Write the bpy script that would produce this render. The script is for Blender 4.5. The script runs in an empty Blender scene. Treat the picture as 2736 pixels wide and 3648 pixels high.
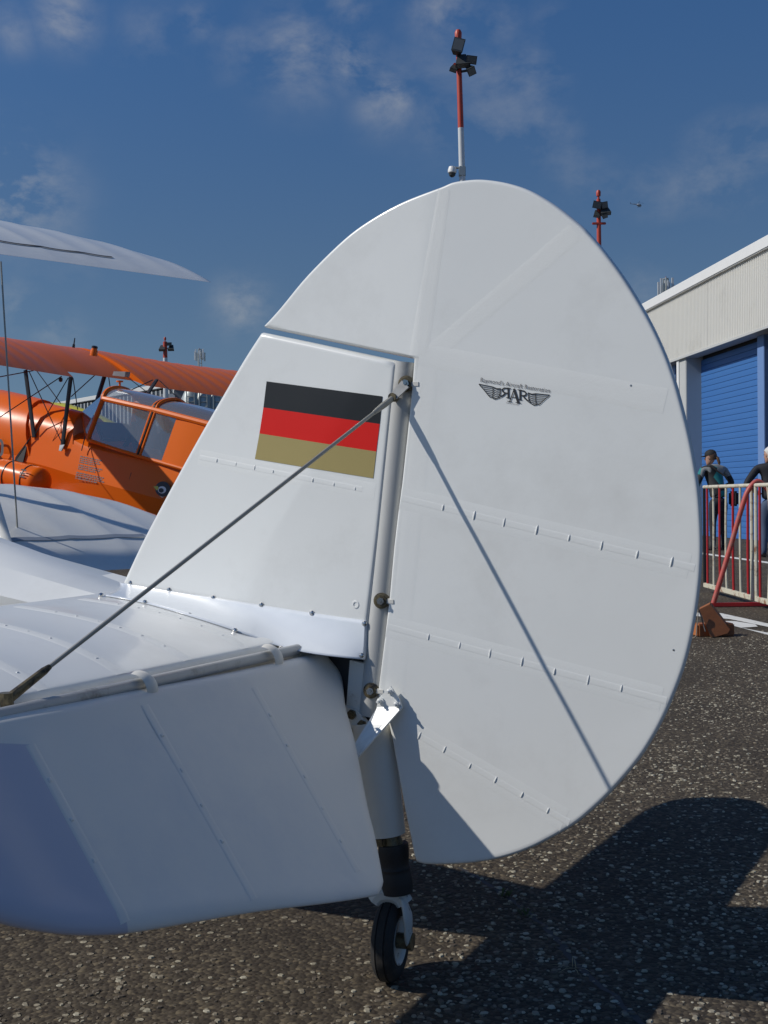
import bpy, bmesh, math, random
import numpy as np
from mathutils import Vector, Matrix
R = math.radians
random.seed(7)
rng = np.random.default_rng(11)
scene = bpy.context.scene
COL = scene.collection

# ------------------------------------------------------------------ camera
FPX, PW, PH = 4200.0, 2736.0, 3648.0
PITCH, ROLL = R(-0.67), R(0.6)
EYE = np.array([0.0, 0.0, 1.0])
cam = bpy.data.cameras.new('camera')
cam.sensor_fit = 'VERTICAL'; cam.sensor_height = 36.0; cam.sensor_width = 27.0
cam.lens = FPX / PH * 36.0
cam.clip_start = 0.05; cam.clip_end = 8000
camo = bpy.data.objects.new('camera', cam); COL.objects.link(camo)
camo.matrix_world = Matrix.Translation(EYE) @ Matrix.Rotation(R(90) + PITCH, 4, 'X') @ Matrix.Rotation(-ROLL, 4, 'Z')
scene.camera = camo
MW = np.array(camo.matrix_world.to_3x3())

# ------------------------------------------------------------------ sun, sky, exposure
SUN_EL = 39.5
SUN_AZ = 187.0            # counter-clockwise from +X, direction TOWARDS the sun
sd = Vector((math.cos(R(SUN_AZ)) * math.cos(R(SUN_EL)), math.sin(R(SUN_AZ)) * math.cos(R(SUN_EL)), math.sin(R(SUN_EL))))
sl = bpy.data.lights.new('sun', 'SUN'); sl.energy = 3.35; sl.angle = R(0.53); sl.color = (1.0, 0.95, 0.87)
so = bpy.data.objects.new('sun', sl); COL.objects.link(so)
so.rotation_euler = sd.to_track_quat('Z', 'Y').to_euler(); so.location = (-30, -10, 40)
SKY_STRENGTH = 0.068
scene.view_settings.view_transform = 'Standard'; scene.view_settings.look = 'None'
scene.view_settings.gamma = 1.0; scene.view_settings.exposure = 0.0
scene.view_settings.use_curve_mapping = False
scene.render.engine = 'CYCLES'
scene.cycles.max_bounces = 8; scene.cycles.transparent_max_bounces = 12
scene.cycles.use_denoising = True

def ray(u, v):
    d = MW @ np.array([(u - PW / 2) / FPX, -(v - PH / 2) / FPX, -1.0])
    return d
def at(u, v, Y):
    d = ray(u, v); return EYE + d * (Y / d[1])
def ground(u, v, z=0.0):
    d = ray(u, v); return EYE + d * ((z - EYE[2]) / d[2])

def build_world():
    w = bpy.data.worlds.new('World'); scene.world = w; w.use_nodes = True
    nt = w.node_tree; N = nt.nodes; L = nt.links
    bg = N['Background']; bg.inputs[1].default_value = SKY_STRENGTH
    sk = N.new('ShaderNodeTexSky'); sk.sky_type = 'NISHITA'; sk.sun_disc = False
    sk.sun_elevation = R(SUN_EL); sk.sun_rotation = R(90 - SUN_AZ)
    sk.air_density = 1.0; sk.dust_density = 0.2; sk.ozone_density = 3.0; sk.altitude = 50
    tc = N.new('ShaderNodeTexCoord')
    lift = N.new('ShaderNodeMapping'); lift.inputs['Location'].default_value = (0, 0, .10); lift.inputs['Scale'].default_value = (1, 1, .9)
    L.new(tc.outputs['Generated'], lift.inputs[0]); L.new(lift.outputs[0], sk.inputs[0])
    nz = N.new('ShaderNodeTexNoise'); nz.inputs['Scale'].default_value = 15; nz.inputs['Detail'].default_value = 10
    nz.inputs['Roughness'].default_value = .6; nz.inputs['Distortion'].default_value = .2
    mp = N.new('ShaderNodeMapping'); mp.inputs['Scale'].default_value = (1, 1, 1.5)
    L.new(tc.outputs['Generated'], mp.inputs[0]); L.new(mp.outputs[0], nz.inputs[0])
    def math_(op, a, b=None, c=None, clamp=False):
        m = N.new('ShaderNodeMath'); m.operation = op; m.use_clamp = clamp
        for i, x in enumerate((a, b, c)):
            if x is None: continue
            if isinstance(x, (int, float)): m.inputs[i].default_value = x
            else: L.new(x, m.inputs[i])
        return m.outputs[0]
    # broad drifting fields of thin cumulus all over the sky
    n2 = N.new('ShaderNodeTexNoise'); n2.inputs['Scale'].default_value = 3.1; n2.inputs['Detail'].default_value = 3
    mp2 = N.new('ShaderNodeMapping'); mp2.inputs['Location'].default_value = (4.3, 1.7, 2.2); mp2.inputs['Scale'].default_value = (1, 1, 1.8)
    L.new(tc.outputs['Generated'], mp2.inputs[0]); L.new(mp2.outputs[0], n2.inputs[0])
    field = math_('MULTIPLY', math_('SUBTRACT', n2.outputs[0], .60), 4.0, clamp=True)
    # single clouds: centre (a direction), size, weight, flattening
    blobs = [((55, 690), 150, 1.3), ((235, 60), 85, 1.05), ((40, 110), 70, .5), ((700, 75), 60, .55), ((540, 120), 110, .3),
             ((1060, 190), 130, .85), ((1250, 215), 90, .9), ((1380, 350), 95, .9), ((1580, 30), 120, .7), ((1250, 5), 80, .6), ((1780, 80), 70, .4),
             ((1560, 420), 120, .34), ((1780, 500), 130, .2), ((2000, 580), 130, .12), ((860, 1090), 85, 1.0), ((60, 1085), 75, .6), ((205, 1190), 75, .6),
             ((2290, 1030), 90, .3), ((1960, 70), 70, .25)]
    tot = field
    for (p, r, wt) in blobs:
        d = ray(*p); d = d / np.linalg.norm(d)
        vd = N.new('ShaderNodeVectorMath'); vd.operation = 'DISTANCE'; vd.inputs[1].default_value = d
        nm = N.new('ShaderNodeVectorMath'); nm.operation = 'NORMALIZE'; L.new(tc.outputs['Generated'], nm.inputs[0])
        L.new(nm.outputs[0], vd.inputs[0])
        q = math_('DIVIDE', vd.outputs['Value'], r * 1.25 / FPX)
        g = math_('MULTIPLY', math_('EXPONENT', math_('MULTIPLY', math_('MULTIPLY', q, q), -1.6)), wt)
        tot = math_('MAXIMUM', tot, g)
    den = math_('MULTIPLY', math_('MULTIPLY', math_('SUBTRACT', nz.outputs[0], .42), 4.0, clamp=True), tot)
    den = math_('MULTIPLY', den, .60, clamp=True)
    tint = N.new('ShaderNodeMix'); tint.data_type = 'RGBA'; tint.blend_type = 'MULTIPLY'; tint.inputs['Factor'].default_value = 1; L.new(sk.outputs[0], tint.inputs['A']); 
    sx = N.new('ShaderNodeSeparateXYZ'); nmz = N.new('ShaderNodeVectorMath'); nmz.operation = 'NORMALIZE'; L.new(tc.outputs['Generated'], nmz.inputs[0]); L.new(nmz.outputs[0], sx.inputs[0])
    mrz = N.new('ShaderNodeMapRange'); mrz.interpolation_type = 'SMOOTHSTEP'; mrz.inputs[1].default_value = .05; mrz.inputs[2].default_value = .48; L.new(sx.outputs[2], mrz.inputs[0])
    tg = N.new('ShaderNodeMix'); tg.data_type = 'RGBA'; L.new(mrz.outputs[0], tg.inputs['Factor']); tg.inputs['A'].default_value = (.78, .82, .82, 1); tg.inputs['B'].default_value = (.545, .89, 1.20, 1); L.new(tg.outputs['Result'], tint.inputs['B'])
    mx = N.new('ShaderNodeMix'); mx.data_type = 'RGBA'
    L.new(den, mx.inputs['Factor']); L.new(tint.outputs['Result'], mx.inputs['A']); mx.inputs['B'].default_value = (6.4, 6.5, 6.6, 1)
    L.new(mx.outputs['Result'], bg.inputs[0])
build_world()

# ------------------------------------------------------------------ mesh helpers
def mesh_obj(name, verts, faces, mat, parent=None, smooth=True, angle=None, kind=None):
    me = bpy.data.meshes.new(name)
    me.from_pydata([tuple(map(float, v)) for v in verts], [], [tuple(map(int, f)) for f in faces])
    bm = bmesh.new(); bm.from_mesh(me); bmesh.ops.recalc_face_normals(bm, faces=bm.faces[:])
    bm.to_mesh(me); bm.free()
    me.materials.append(mat)
    if smooth:
        me.polygons.foreach_set('use_smooth', [True] * len(me.polygons))
        me.set_sharp_from_angle(angle=R(angle if angle else 35))
    o = bpy.data.objects.new(name, me); COL.objects.link(o)
    if parent: o.parent = parent
    if kind: o['kind'] = kind
    return o
class MB:
    def __init__(s): s.v = []; s.f = []
    def add(s, v, f):
        n = len(s.v); s.v += [tuple(map(float, p)) for p in v]; s.f += [tuple(i + n for i in q) for q in f]; return s
    def box(s, c, size, rot=None, bevel=0.0):
        bm = bmesh.new(); bmesh.ops.create_cube(bm, size=1.0)
        for v in bm.verts: v.co = Vector((v.co.x * size[0], v.co.y * size[1], v.co.z * size[2]))
        if bevel: bmesh.ops.bevel(bm, geom=bm.edges[:], offset=bevel, segments=2, affect='EDGES')
        if rot is not None: bmesh.ops.transform(bm, matrix=rot.to_4x4() if hasattr(rot, 'to_4x4') else rot, verts=bm.verts)
        bm.verts.index_update()
        s.add([Vector(c) + v.co for v in bm.verts], [[v.index for v in f.verts] for f in bm.faces]); bm.free(); return s
    def tube(s, pts, r, n=10, cap=True, flat=None):
        P = [Vector(p) for p in pts]; k = len(P)
        rr = r if isinstance(r, (list, tuple)) else [r] * k
        up = None; V = []; F = []
        for i in range(k):
            t = (P[min(i + 1, k - 1)] - P[max(i - 1, 0)]).normalized()
            if up is None: up = Vector((0, 0, 1)) if abs(t.z) < .95 else Vector((1, 0, 0))
            if flat is not None: up = Vector(flat)
            a = up - t * up.dot(t); a.normalize(); b = t.cross(a); up = a
            for j in range(n):
                q = 2 * math.pi * j / n
                ra = rr[i][0] if isinstance(rr[i], (list, tuple)) else rr[i]; rb = rr[i][1] if isinstance(rr[i], (list, tuple)) else rr[i]
                V.append(P[i] + a * (ra * math.cos(q)) + b * (rb * math.sin(q)))
        for i in range(k - 1):
            for j in range(n):
                F.append((i * n + j, i * n + (j + 1) % n, (i + 1) * n + (j + 1) % n, (i + 1) * n + j))
        if cap: F.append(tuple(range(n - 1, -1, -1))); F.append(tuple((k - 1) * n + j for j in range(n)))
        return s.add(V, F)
    def lathe(s, prof, origin, axis, n=24):
        a = Vector(axis).normalized(); u = a.orthogonal().normalized(); w = a.cross(u); V = []; F = []; k = len(prof)
        for (r, h) in prof:
            for j in range(n):
                q = 2 * math.pi * j / n; V.append(Vector(origin) + a * h + u * (r * math.cos(q)) + w * (r * math.sin(q)))
        for i in range(k - 1):
            for j in range(n): F.append((i * n + j, i * n + (j + 1) % n, (i + 1) * n + (j + 1) % n, (i + 1) * n + j))
        if prof[0][0] > 1e-6: F.append(tuple(range(n)))
        if prof[-1][0] > 1e-6: F.append(tuple((k - 1) * n + j for j in range(n)))
        return s.add(V, F)
    def prism(s, poly, ext):
        n = len(poly); e = Vector(ext); P = [Vector(p) for p in poly]
        s.add(P + [p + e for p in P], [tuple(range(n)), tuple(range(2 * n - 1, n - 1, -1))] + [(i, (i + 1) % n, n + (i + 1) % n, n + i) for i in range(n)]); return s
    def loft(s, secs, closed=True, cap=True):
        n = len(secs[0]); V = [p for q in secs for p in q]; F = []
        for i in range(len(secs) - 1):
            for j in range(n if closed else n - 1):
                F.append((i * n + j, i * n + (j + 1) % n, (i + 1) * n + (j + 1) % n, (i + 1) * n + j))
        if cap and closed: F.append(tuple(range(n))); F.append(tuple((len(secs) - 1) * n + j for j in range(n)))
        return s.add(V, F)
    def build(s, name, mat, parent=None, smooth=True, angle=None, kind=None):
        o = mesh_obj(name, s.v, s.f, mat, parent, smooth, angle, kind); return o
def empty(name, loc, rz=0.0, label=None, cat=None, group=None):
    o = bpy.data.objects.new(name, None); COL.objects.link(o); o.location = loc; o.rotation_euler = (0, 0, rz)
    o.empty_display_size = .2
    tag(o, label, cat, group); return o
def tag(o, label=None, cat=None, group=None, kind=None):
    if label: o['label'] = label
    if cat: o['category'] = cat
    if group: o['group'] = group
    if kind: o['kind'] = kind
    return o
def copy_tree(o, parent=None):
    c = o.copy(); COL.objects.link(c); c.parent = parent
    for ch in [x for x in bpy.data.objects if x.parent == o]: copy_tree(ch, c)
    return c
def catmull(P, n=6):
    P = [np.array(p, float) for p in P]; out = []
    for i in range(len(P) - 1):
        p0 = P[max(i - 1, 0)]; p1 = P[i]; p2 = P[i + 1]; p3 = P[min(i + 2, len(P) - 1)]
        for k in range(n):
            t = k / n
            out.append(.5 * ((2 * p1) + (-p0 + p2) * t + (2 * p0 - 5 * p1 + 4 * p2 - p3) * t * t + (-p0 + 3 * p1 - 3 * p2 + p3) * t ** 3))
    out.append(P[-1]); return out
def resample(P, step):
    P = [np.array(p, float) for p in P]; out = []
    for a, b in zip(P[:-1], P[1:]):
        n = max(1, int(np.linalg.norm(b - a) / step))
        out += [a + (b - a) * k / n for k in range(n)]
    out.append(P[-1]); return out

# ------------------------------------------------------------------ materials
def mat_base(name):
    m = bpy.data.materials.new(name); m.use_nodes = True; return m, m.node_tree.nodes, m.node_tree.links, m.node_tree.nodes['Principled BSDF']
def mat(name, col, rough=.5, metal=0.0, var=.08, scale=6.0, bump=0.0, bscale=60.0, coat=0.0, spec=.5, dirt=None, dscale=3.0, dlo=.55, dhi=.75, trans=0.0):
    m, N, L, b = mat_base(name)
    tc = N.new('ShaderNodeTexCoord')
    nz = N.new('ShaderNodeTexNoise'); nz.inputs['Scale'].default_value = scale; nz.inputs['Detail'].default_value = 6; nz.inputs['Roughness'].default_value = .6
    L.new(tc.outputs['Object'], nz.inputs['Vector'])
    mx = N.new('ShaderNodeMix'); mx.data_type = 'RGBA'
    mx.inputs['A'].default_value = tuple(max(0, c * (1 - var)) for c in col) + (1,); mx.inputs['B'].default_value = tuple(min(1, c * (1 + var)) for c in col) + (1,)
    L.new(nz.outputs[0], mx.inputs['Factor']); out = mx.outputs['Result']
    if dirt is not None:
        n2 = N.new('ShaderNodeTexNoise'); n2.inputs['Scale'].default_value = dscale; n2.inputs['Detail'].default_value = 9; n2.inputs['Roughness'].default_value = .7
        L.new(tc.outputs['Object'], n2.inputs['Vector'])
        mr = N.new('ShaderNodeMapRange'); mr.inputs[1].default_value = dlo; mr.inputs[2].default_value = dhi; L.new(n2.outputs[0], mr.inputs[0])
        m2 = N.new('ShaderNodeMix'); m2.data_type = 'RGBA'; L.new(mr.outputs[0], m2.inputs['Factor']); L.new(out, m2.inputs['A']); m2.inputs['B'].default_value = tuple(dirt) + (1,)
        out = m2.outputs['Result']
    L.new(out, b.inputs['Base Color'])
    rr = N.new('ShaderNodeMapRange'); rr.inputs[3].default_value = max(.02, rough * .85); rr.inputs[4].default_value = min(1, rough * 1.15); L.new(nz.outputs[0], rr.inputs[0]); L.new(rr.outputs[0], b.inputs['Roughness'])
    b.inputs['Metallic'].default_value = metal; b.inputs['Coat Weight'].default_value = coat; b.inputs['Coat Roughness'].default_value = .12
    b.inputs['Specular IOR Level'].default_value = spec
    if bump:
        n3 = N.new('ShaderNodeTexNoise'); n3.inputs['Scale'].default_value = bscale; n3.inputs['Detail'].default_value = 4
        L.new(tc.outputs['Object'], n3.inputs['Vector'])
        bp = N.new('ShaderNodeBump'); bp.inputs['Strength'].default_value = 1.0; bp.inputs['Distance'].default_value = bump
        L.new(n3.outputs[0], bp.inputs['Height']); L.new(bp.outputs[0], b.inputs['Normal'])
    return m
def glass_mat(name, tint=(.9, .93, .95), refl=1.0):
    m, N, L, b = mat_base(name); N.remove(b)
    out = N['Material Output']
    tr = N.new('ShaderNodeBsdfTransparent'); tr.inputs[0].default_value = tuple(tint) + (1,)
    gl = N.new('ShaderNodeBsdfGlossy'); gl.inputs['Roughness'].default_value = .04; gl.inputs[0].default_value = (.95, .97, 1, 1)
    fr = N.new('ShaderNodeFresnel'); fr.inputs[0].default_value = 1.5
    mm = N.new('ShaderNodeMath'); mm.operation = 'MULTIPLY_ADD'; mm.inputs[1].default_value = 1.4 * refl; mm.inputs[2].default_value = .06 * refl; mm.use_clamp = True
    L.new(fr.outputs[0], mm.inputs[0])
    mx = N.new('ShaderNodeMixShader'); L.new(mm.outputs[0], mx.inputs[0]); L.new(tr.outputs[0], mx.inputs[1]); L.new(gl.outputs[0], mx.inputs[2])
    df = N.new('ShaderNodeBsdfDiffuse'); df.inputs[0].default_value = (.72, .74, .74, 1); m3 = N.new('ShaderNodeMixShader'); m3.inputs[0].default_value = .13
    L.new(mx.outputs[0], m3.inputs[1]); L.new(df.outputs[0], m3.inputs[2]); L.new(m3.outputs[0], out.inputs[0]); return m

M = {}
M['white'] = mat('white_dope', (.80, .81, .785), .34, var=.03, scale=2.5, bump=.0016, bscale=3.2, coat=.5, spec=.5, dirt=(.66, .66, .63), dscale=2.6, dlo=.52, dhi=.88)
M['tape'] = mat('white_tape', (.80, .81, .785), .42, var=.03, scale=8, bump=.0002, bscale=250, coat=.1)
M['white2'] = mat('white_elevator_dope', (.78, .75, .69), .42, var=.04, scale=3, bump=.0008, bscale=9, coat=.1, dirt=(.64, .64, .64), dscale=3.0, dlo=.5, dhi=.85)
M['bluetone'] = mat('lavender_grey_outboard', (.52, .54, .66), .45, var=.05, scale=3, bump=.0006, bscale=9)
M['sheet'] = mat('polished_white_sheet', (.78, .82, .86), .16, var=.03, scale=5, bump=.0035, bscale=5.5, coat=.5)
M['post'] = mat('grey_painted_tube', (.50, .50, .48), .45, var=.06, scale=9, dirt=(.25, .23, .20), dscale=7, dlo=.60, dhi=.8)
M['oldwhite'] = mat('aged_white_paint', (.74, .72, .66), .5, var=.08, scale=9, dirt=(.30, .22, .13), dscale=10, dlo=.62, dhi=.78)
M['steel'] = mat('screw_steel', (.55, .54, .52), .25, metal=1.0, var=.1)
M['oily'] = mat('oily_brass', (.20, .16, .09), .4, metal=.5, var=.4, scale=60, dirt=(.04, .035, .03), dscale=60, dlo=.45, dhi=.6)
M['wire'] = mat('weathered_wire', (.36, .35, .31), .45, metal=.55, var=.12, scale=20, dirt=(.2, .18, .15), dscale=12)
M['hinge'] = mat('hinge_tube_grey', (.42, .43, .43), .42, metal=.3, var=.12, scale=12, dirt=(.18, .17, .15), dscale=9, dlo=.55, dhi=.7)
M['dark'] = mat('dark_recess_paint', (.03, .03, .032), .6, var=.3, scale=20)
M['rubber'] = mat('black_rubber', (.018, .018, .02), .62, var=.25, scale=30, bump=.0006, bscale=120)
M['tyre'] = mat('tyre_rubber', (.022, .021, .021), .75, var=.35, scale=25, bump=.0006, bscale=90, dirt=(.07, .06, .05), dscale=14)
M['chipwhite'] = mat('chipped_white_paint', (.62, .61, .57), .5, var=.06, scale=20, dirt=(.12, .08, .05), dscale=24, dlo=.57, dhi=.62)
M['black'] = mat('flag_black', (.016, .018, .020), .4, var=.1, spec=.35)
M['red'] = mat('flag_red', (.68, .012, .008), .45, var=.05, spec=.25)
M['gold'] = mat('flag_gold', (.37, .30, .12), .45, var=.05, spec=.3)
M['ink'] = mat('print_ink', (.03, .03, .032), .45, var=.1)
M['ink2'] = mat('print_ink_grey', (.14, .14, .15), .5, var=.1)
M['orange'] = mat('orange_paint', (.78, .150, .010), .30, var=.05, scale=2, bump=.0012, bscale=3.5, coat=.06, spec=.22)
M['blackmetal'] = mat('black_strut_paint', (.016, .016, .018), .35, var=.2)
M['greymetal'] = mat('grey_metal', (.33, .34, .35), .4, metal=.6, var=.15)
M['glass'] = glass_mat('canopy_glass', (.90, .92, .92), 1.5)
M['interior'] = mat('cockpit_interior', (.09, .09, .092), .7, var=.4, scale=15)
M['yellow'] = mat('yellow_paint', (.62, .55, .04), .35, var=.05, coat=.3)
M['bluegrey'] = mat('bluegrey_paint', (.30, .34, .40), .4, var=.08)
M['cladding'] = mat('cream_cladding', (.74, .73, .68), .5, var=.03, scale=.6, dirt=(.55, .53, .48), dscale=.8, dlo=.52, dhi=.9)
M['trim'] = mat('white_roof_trim', (.80, .80, .78), .45, var=.03)
M['doorblue'] = mat('blue_door_slat', (.05, .165, .44), .42, var=.14, scale=1.2)
M['doorblue2'] = mat('pale_blue_guide', (.16, .27, .52), .45, var=.05)
M['concrete'] = mat('grey_post_concrete', (.50, .51, .50), .7, var=.06, scale=2)
M['mastred'] = mat('mast_red', (.50, .06, .03), .45, var=.12, scale=4)
M['mastwhite'] = mat('mast_white', (.66, .68, .68), .4, var=.06, scale=3)
M['lampdark'] = mat('floodlight_housing', (.05, .055, .055), .5, var=.3)
M['lampglass'] = mat('floodlight_glass', (.12, .13, .13), .12, var=.1)
M['galv'] = mat('galvanised', (.40, .43, .42), .45, metal=.5, var=.12, scale=3)
M['barwhite'] = mat('rusty_white_bar', (.62, .59, .47), .55, var=.08, scale=12, dirt=(.24, .10, .04), dscale=11, dlo=.52, dhi=.66)
M['barred'] = mat('red_bar', (.42, .018, .022), .42, var=.12, scale=12, dirt=(.20, .05, .03), dscale=14, dlo=.58, dhi=.7)
M['pipered'] = mat('faded_red_pipe', (.46, .075, .06), .5, var=.15, scale=10, dirt=(.33, .16, .12), dscale=12, dlo=.52, dhi=.68)
M['wood'] = mat('brown_wood_block', (.30, .105, .035), .65, var=.25, scale=9, bump=.001, bscale=40, dirt=(.11, .05, .03), dscale=7, dlo=.52, dhi=.75)
M['woodend'] = mat('orange_wood_end', (.42, .14, .04), .65, var=.2, scale=14)
M['rope'] = mat('cord_fibre', (.22, .19, .15), .9, var=.2, scale=80)
M['paintline'] = mat('white_road_paint', (.72, .72, .68), .7, var=.08, scale=8, dirt=(.25, .24, .22), dscale=9, dlo=.56, dhi=.72)
M['bldgrey'] = mat('grey_building', (.19, .20, .215), .7, var=.1, scale=.3)
M['bldpale'] = mat('pale_building_frame', (.62, .63, .62), .6, var=.05)
M['darkglass'] = mat('dark_windows', (.05, .06, .07), .2, var=.2, scale=.4)
M['skin'] = mat('skin', (.45, .25, .17), .5, var=.06)
M['cap'] = mat('black_cap_cloth', (.012, .012, .013), .8)
M['hair'] = mat('brown_hair', (.10, .055, .03), .6, var=.3, scale=40)
M['whitehair'] = mat('white_hair', (.62, .60, .56), .6, var=.15, scale=40)
M['jeans'] = mat('dark_trousers', (.018, .019, .024), .85, var=.25, scale=12)
M['bluejeans'] = mat('blue_jeans', (.06, .09, .15), .85, var=.25, scale=12)
M['navy'] = mat('navy_jacket', (.010, .011, .017), .75, var=.3, scale=9)
M['shoe'] = mat('shoe_leather', (.02, .015, .012), .5)
M['grassm'] = mat('weed_leaf', (.06, .08, .02), .7, var=.4, scale=40)
M['straw'] = mat('dry_stalk', (.38, .32, .18), .8, var=.2)

def asphalt_mat():
    m, N, L, b = mat_base('worn_asphalt')
    tc = N.new('ShaderNodeTexCoord'); P = tc.outputs['Object']
    def noise(s, d, r=.6):
        n = N.new('ShaderNodeTexNoise'); n.inputs['Scale'].default_value = s; n.inputs['Detail'].default_value = d; n.inputs['Roughness'].default_value = r; L.new(P, n.inputs['Vector']); return n.outputs[0]
    v1 = N.new('ShaderNodeTexVoronoi'); v1.inputs['Scale'].default_value = 95; L.new(P, v1.inputs['Vector'])
    v2 = N.new('ShaderNodeTexVoronoi'); v2.inputs['Scale'].default_value = 42; v2.inputs['Randomness'].default_value = 1.0; L.new(P, v2.inputs['Vector'])
    sep = N.new('ShaderNodeSeparateColor'); L.new(v1.outputs['Color'], sep.inputs[0])
    sep2 = N.new('ShaderNodeSeparateColor'); L.new(v2.outputs['Color'], sep2.inputs[0])
    rp = N.new('ShaderNodeValToRGB'); e = rp.color_ramp.elements
    e[0].position = 0; e[0].color = (.040, .031, .022, 1); e[1].position = 1; e[1].color = (.15, .12, .078, 1)
    x = e.new(.55); x.color = (.063, .050, .035, 1); x = e.new(.85); x.color = (.095, .077, .053, 1)
    L.new(sep.outputs[0], rp.inputs[0])
    # larger pale aggregate, only some cells, rounded off by distance to the cell centre
    g1 = N.new('ShaderNodeMath'); g1.operation = 'GREATER_THAN'; g1.inputs[1].default_value = .86; L.new(sep2.outputs[1], g1.inputs[0])
    g2 = N.new('ShaderNodeMapRange'); g2.inputs[1].default_value = .40; g2.inputs[2].default_value = .30; L.new(v2.outputs['Distance'], g2.inputs[0])
    gm = N.new('ShaderNodeMath'); gm.operation = 'MULTIPLY'; L.new(g1.outputs[0], gm.inputs[0]); L.new(g2.outputs[0], gm.inputs[1])
    rp2 = N.new('ShaderNodeValToRGB'); e = rp2.color_ramp.elements; e[0].color = (.12, .10, .075, 1); e[1].color = (.40, .36, .27, 1); L.new(sep2.outputs[0], rp2.inputs[0])
    mx = N.new('ShaderNodeMix'); mx.data_type = 'RGBA'; L.new(gm.outputs[0], mx.inputs['Factor']); L.new(rp.outputs[0], mx.inputs['A']); L.new(rp2.outputs[0], mx.inputs['B'])
    big = N.new('ShaderNodeMapRange'); big.inputs[1].default_value = .3; big.inputs[2].default_value = .7; big.inputs[3].default_value = .62; big.inputs[4].default_value = 1.28; L.new(noise(1.1, 9, .7), big.inputs[0])
    mu = N.new('ShaderNodeMix'); mu.data_type = 'RGBA'; mu.blend_type = 'MULTIPLY'; mu.inputs['Factor'].default_value = 1; L.new(mx.outputs['Result'], mu.inputs['A']); L.new(big.outputs[0], mu.inputs['B'])
    L.new(mu.outputs['Result'], b.inputs['Base Color']); b.inputs['Roughness'].default_value = .82; b.inputs['Specular IOR Level'].default_value = .3
    hs = N.new('ShaderNodeMath'); hs.operation = 'MULTIPLY_ADD'; hs.inputs[1].default_value = -.6; L.new(v1.outputs['Distance'], hs.inputs[0]); L.new(gm.outputs[0], hs.inputs[2])
    bp = N.new('ShaderNodeBump'); bp.inputs['Distance'].default_value = .006; bp.inputs['Strength'].default_value = .9; L.new(hs.outputs[0], bp.inputs['Height']); L.new(bp.outputs[0], b.inputs['Normal'])
    return m
M['asphalt'] = asphalt_mat()
def chip_mat():
    m, N, L, b = mat_base('stone_chips')
    a = N.new('ShaderNodeAttribute'); a.attribute_name = 'tone'
    rp = N.new('ShaderNodeValToRGB'); e = rp.color_ramp.elements; e[0].color = (.075, .06, .045, 1); e[1].color = (.44, .41, .32, 1)
    x = e.new(.45); x.color = (.17, .14, .10, 1); x = e.new(.8); x.color = (.33, .30, .225, 1)
    L.new(a.outputs['Fac'], rp.inputs[0]); L.new(rp.outputs[0], b.inputs['Base Color']); b.inputs['Roughness'].default_value = .75
    return m
M['chips'] = chip_mat()
def jacket_mat():
    m, N, L, b = mat_base('teal_patch_jacket')
    tc = N.new('ShaderNodeTexCoord'); v = N.new('ShaderNodeTexVoronoi'); v.inputs['Scale'].default_value = 4.6; L.new(tc.outputs['Object'], v.inputs['Vector'])
    s = N.new('ShaderNodeSeparateColor'); L.new(v.outputs['Color'], s.inputs[0])
    rp = N.new('ShaderNodeValToRGB'); rp.color_ramp.interpolation = 'CONSTANT'; e = rp.color_ramp.elements
    e[0].color = (.018, .02, .022, 1); e[1].position = .50; e[1].color = (.015, .20, .21, 1); x = e.new(.72); x.color = (.22, .23, .23, 1)
    L.new(s.outputs[0], rp.inputs[0]); L.new(rp.outputs[0], b.inputs['Base Color']); b.inputs['Roughness'].default_value = .8; return m
M['jacket'] = jacket_mat()

# ------------------------------------------------------------------ local frames
class Frame:
    def __init__(s, origin, yaw):
        s.T = np.array(origin, float); s.yaw = yaw
        s.A = np.array([math.cos(yaw), math.sin(yaw), 0]); s.S = np.array([-math.sin(yaw), math.cos(yaw), 0])
    def loc(s, p): q = p - s.T; return np.array([q @ s.A, q @ s.S, q[2]])
    def dl(s, u, v): d = ray(u, v); return np.array([d @ s.A, d @ s.S, d[2]])
    def pl(s, u, v, p0, n):
        c = s.loc(EYE); d = s.dl(u, v); n = np.array(n, float); return c + d * (((np.array(p0) - c) @ n) / (d @ n))
    def y(s, u, v, y): return s.pl(u, v, (0, y, 0), (0, 1, 0))
    def x(s, u, v, x): return s.pl(u, v, (x, 0, 0), (1, 0, 0))
    def z(s, u, v, z): return s.pl(u, v, (0, 0, z), (0, 0, 1))

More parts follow.
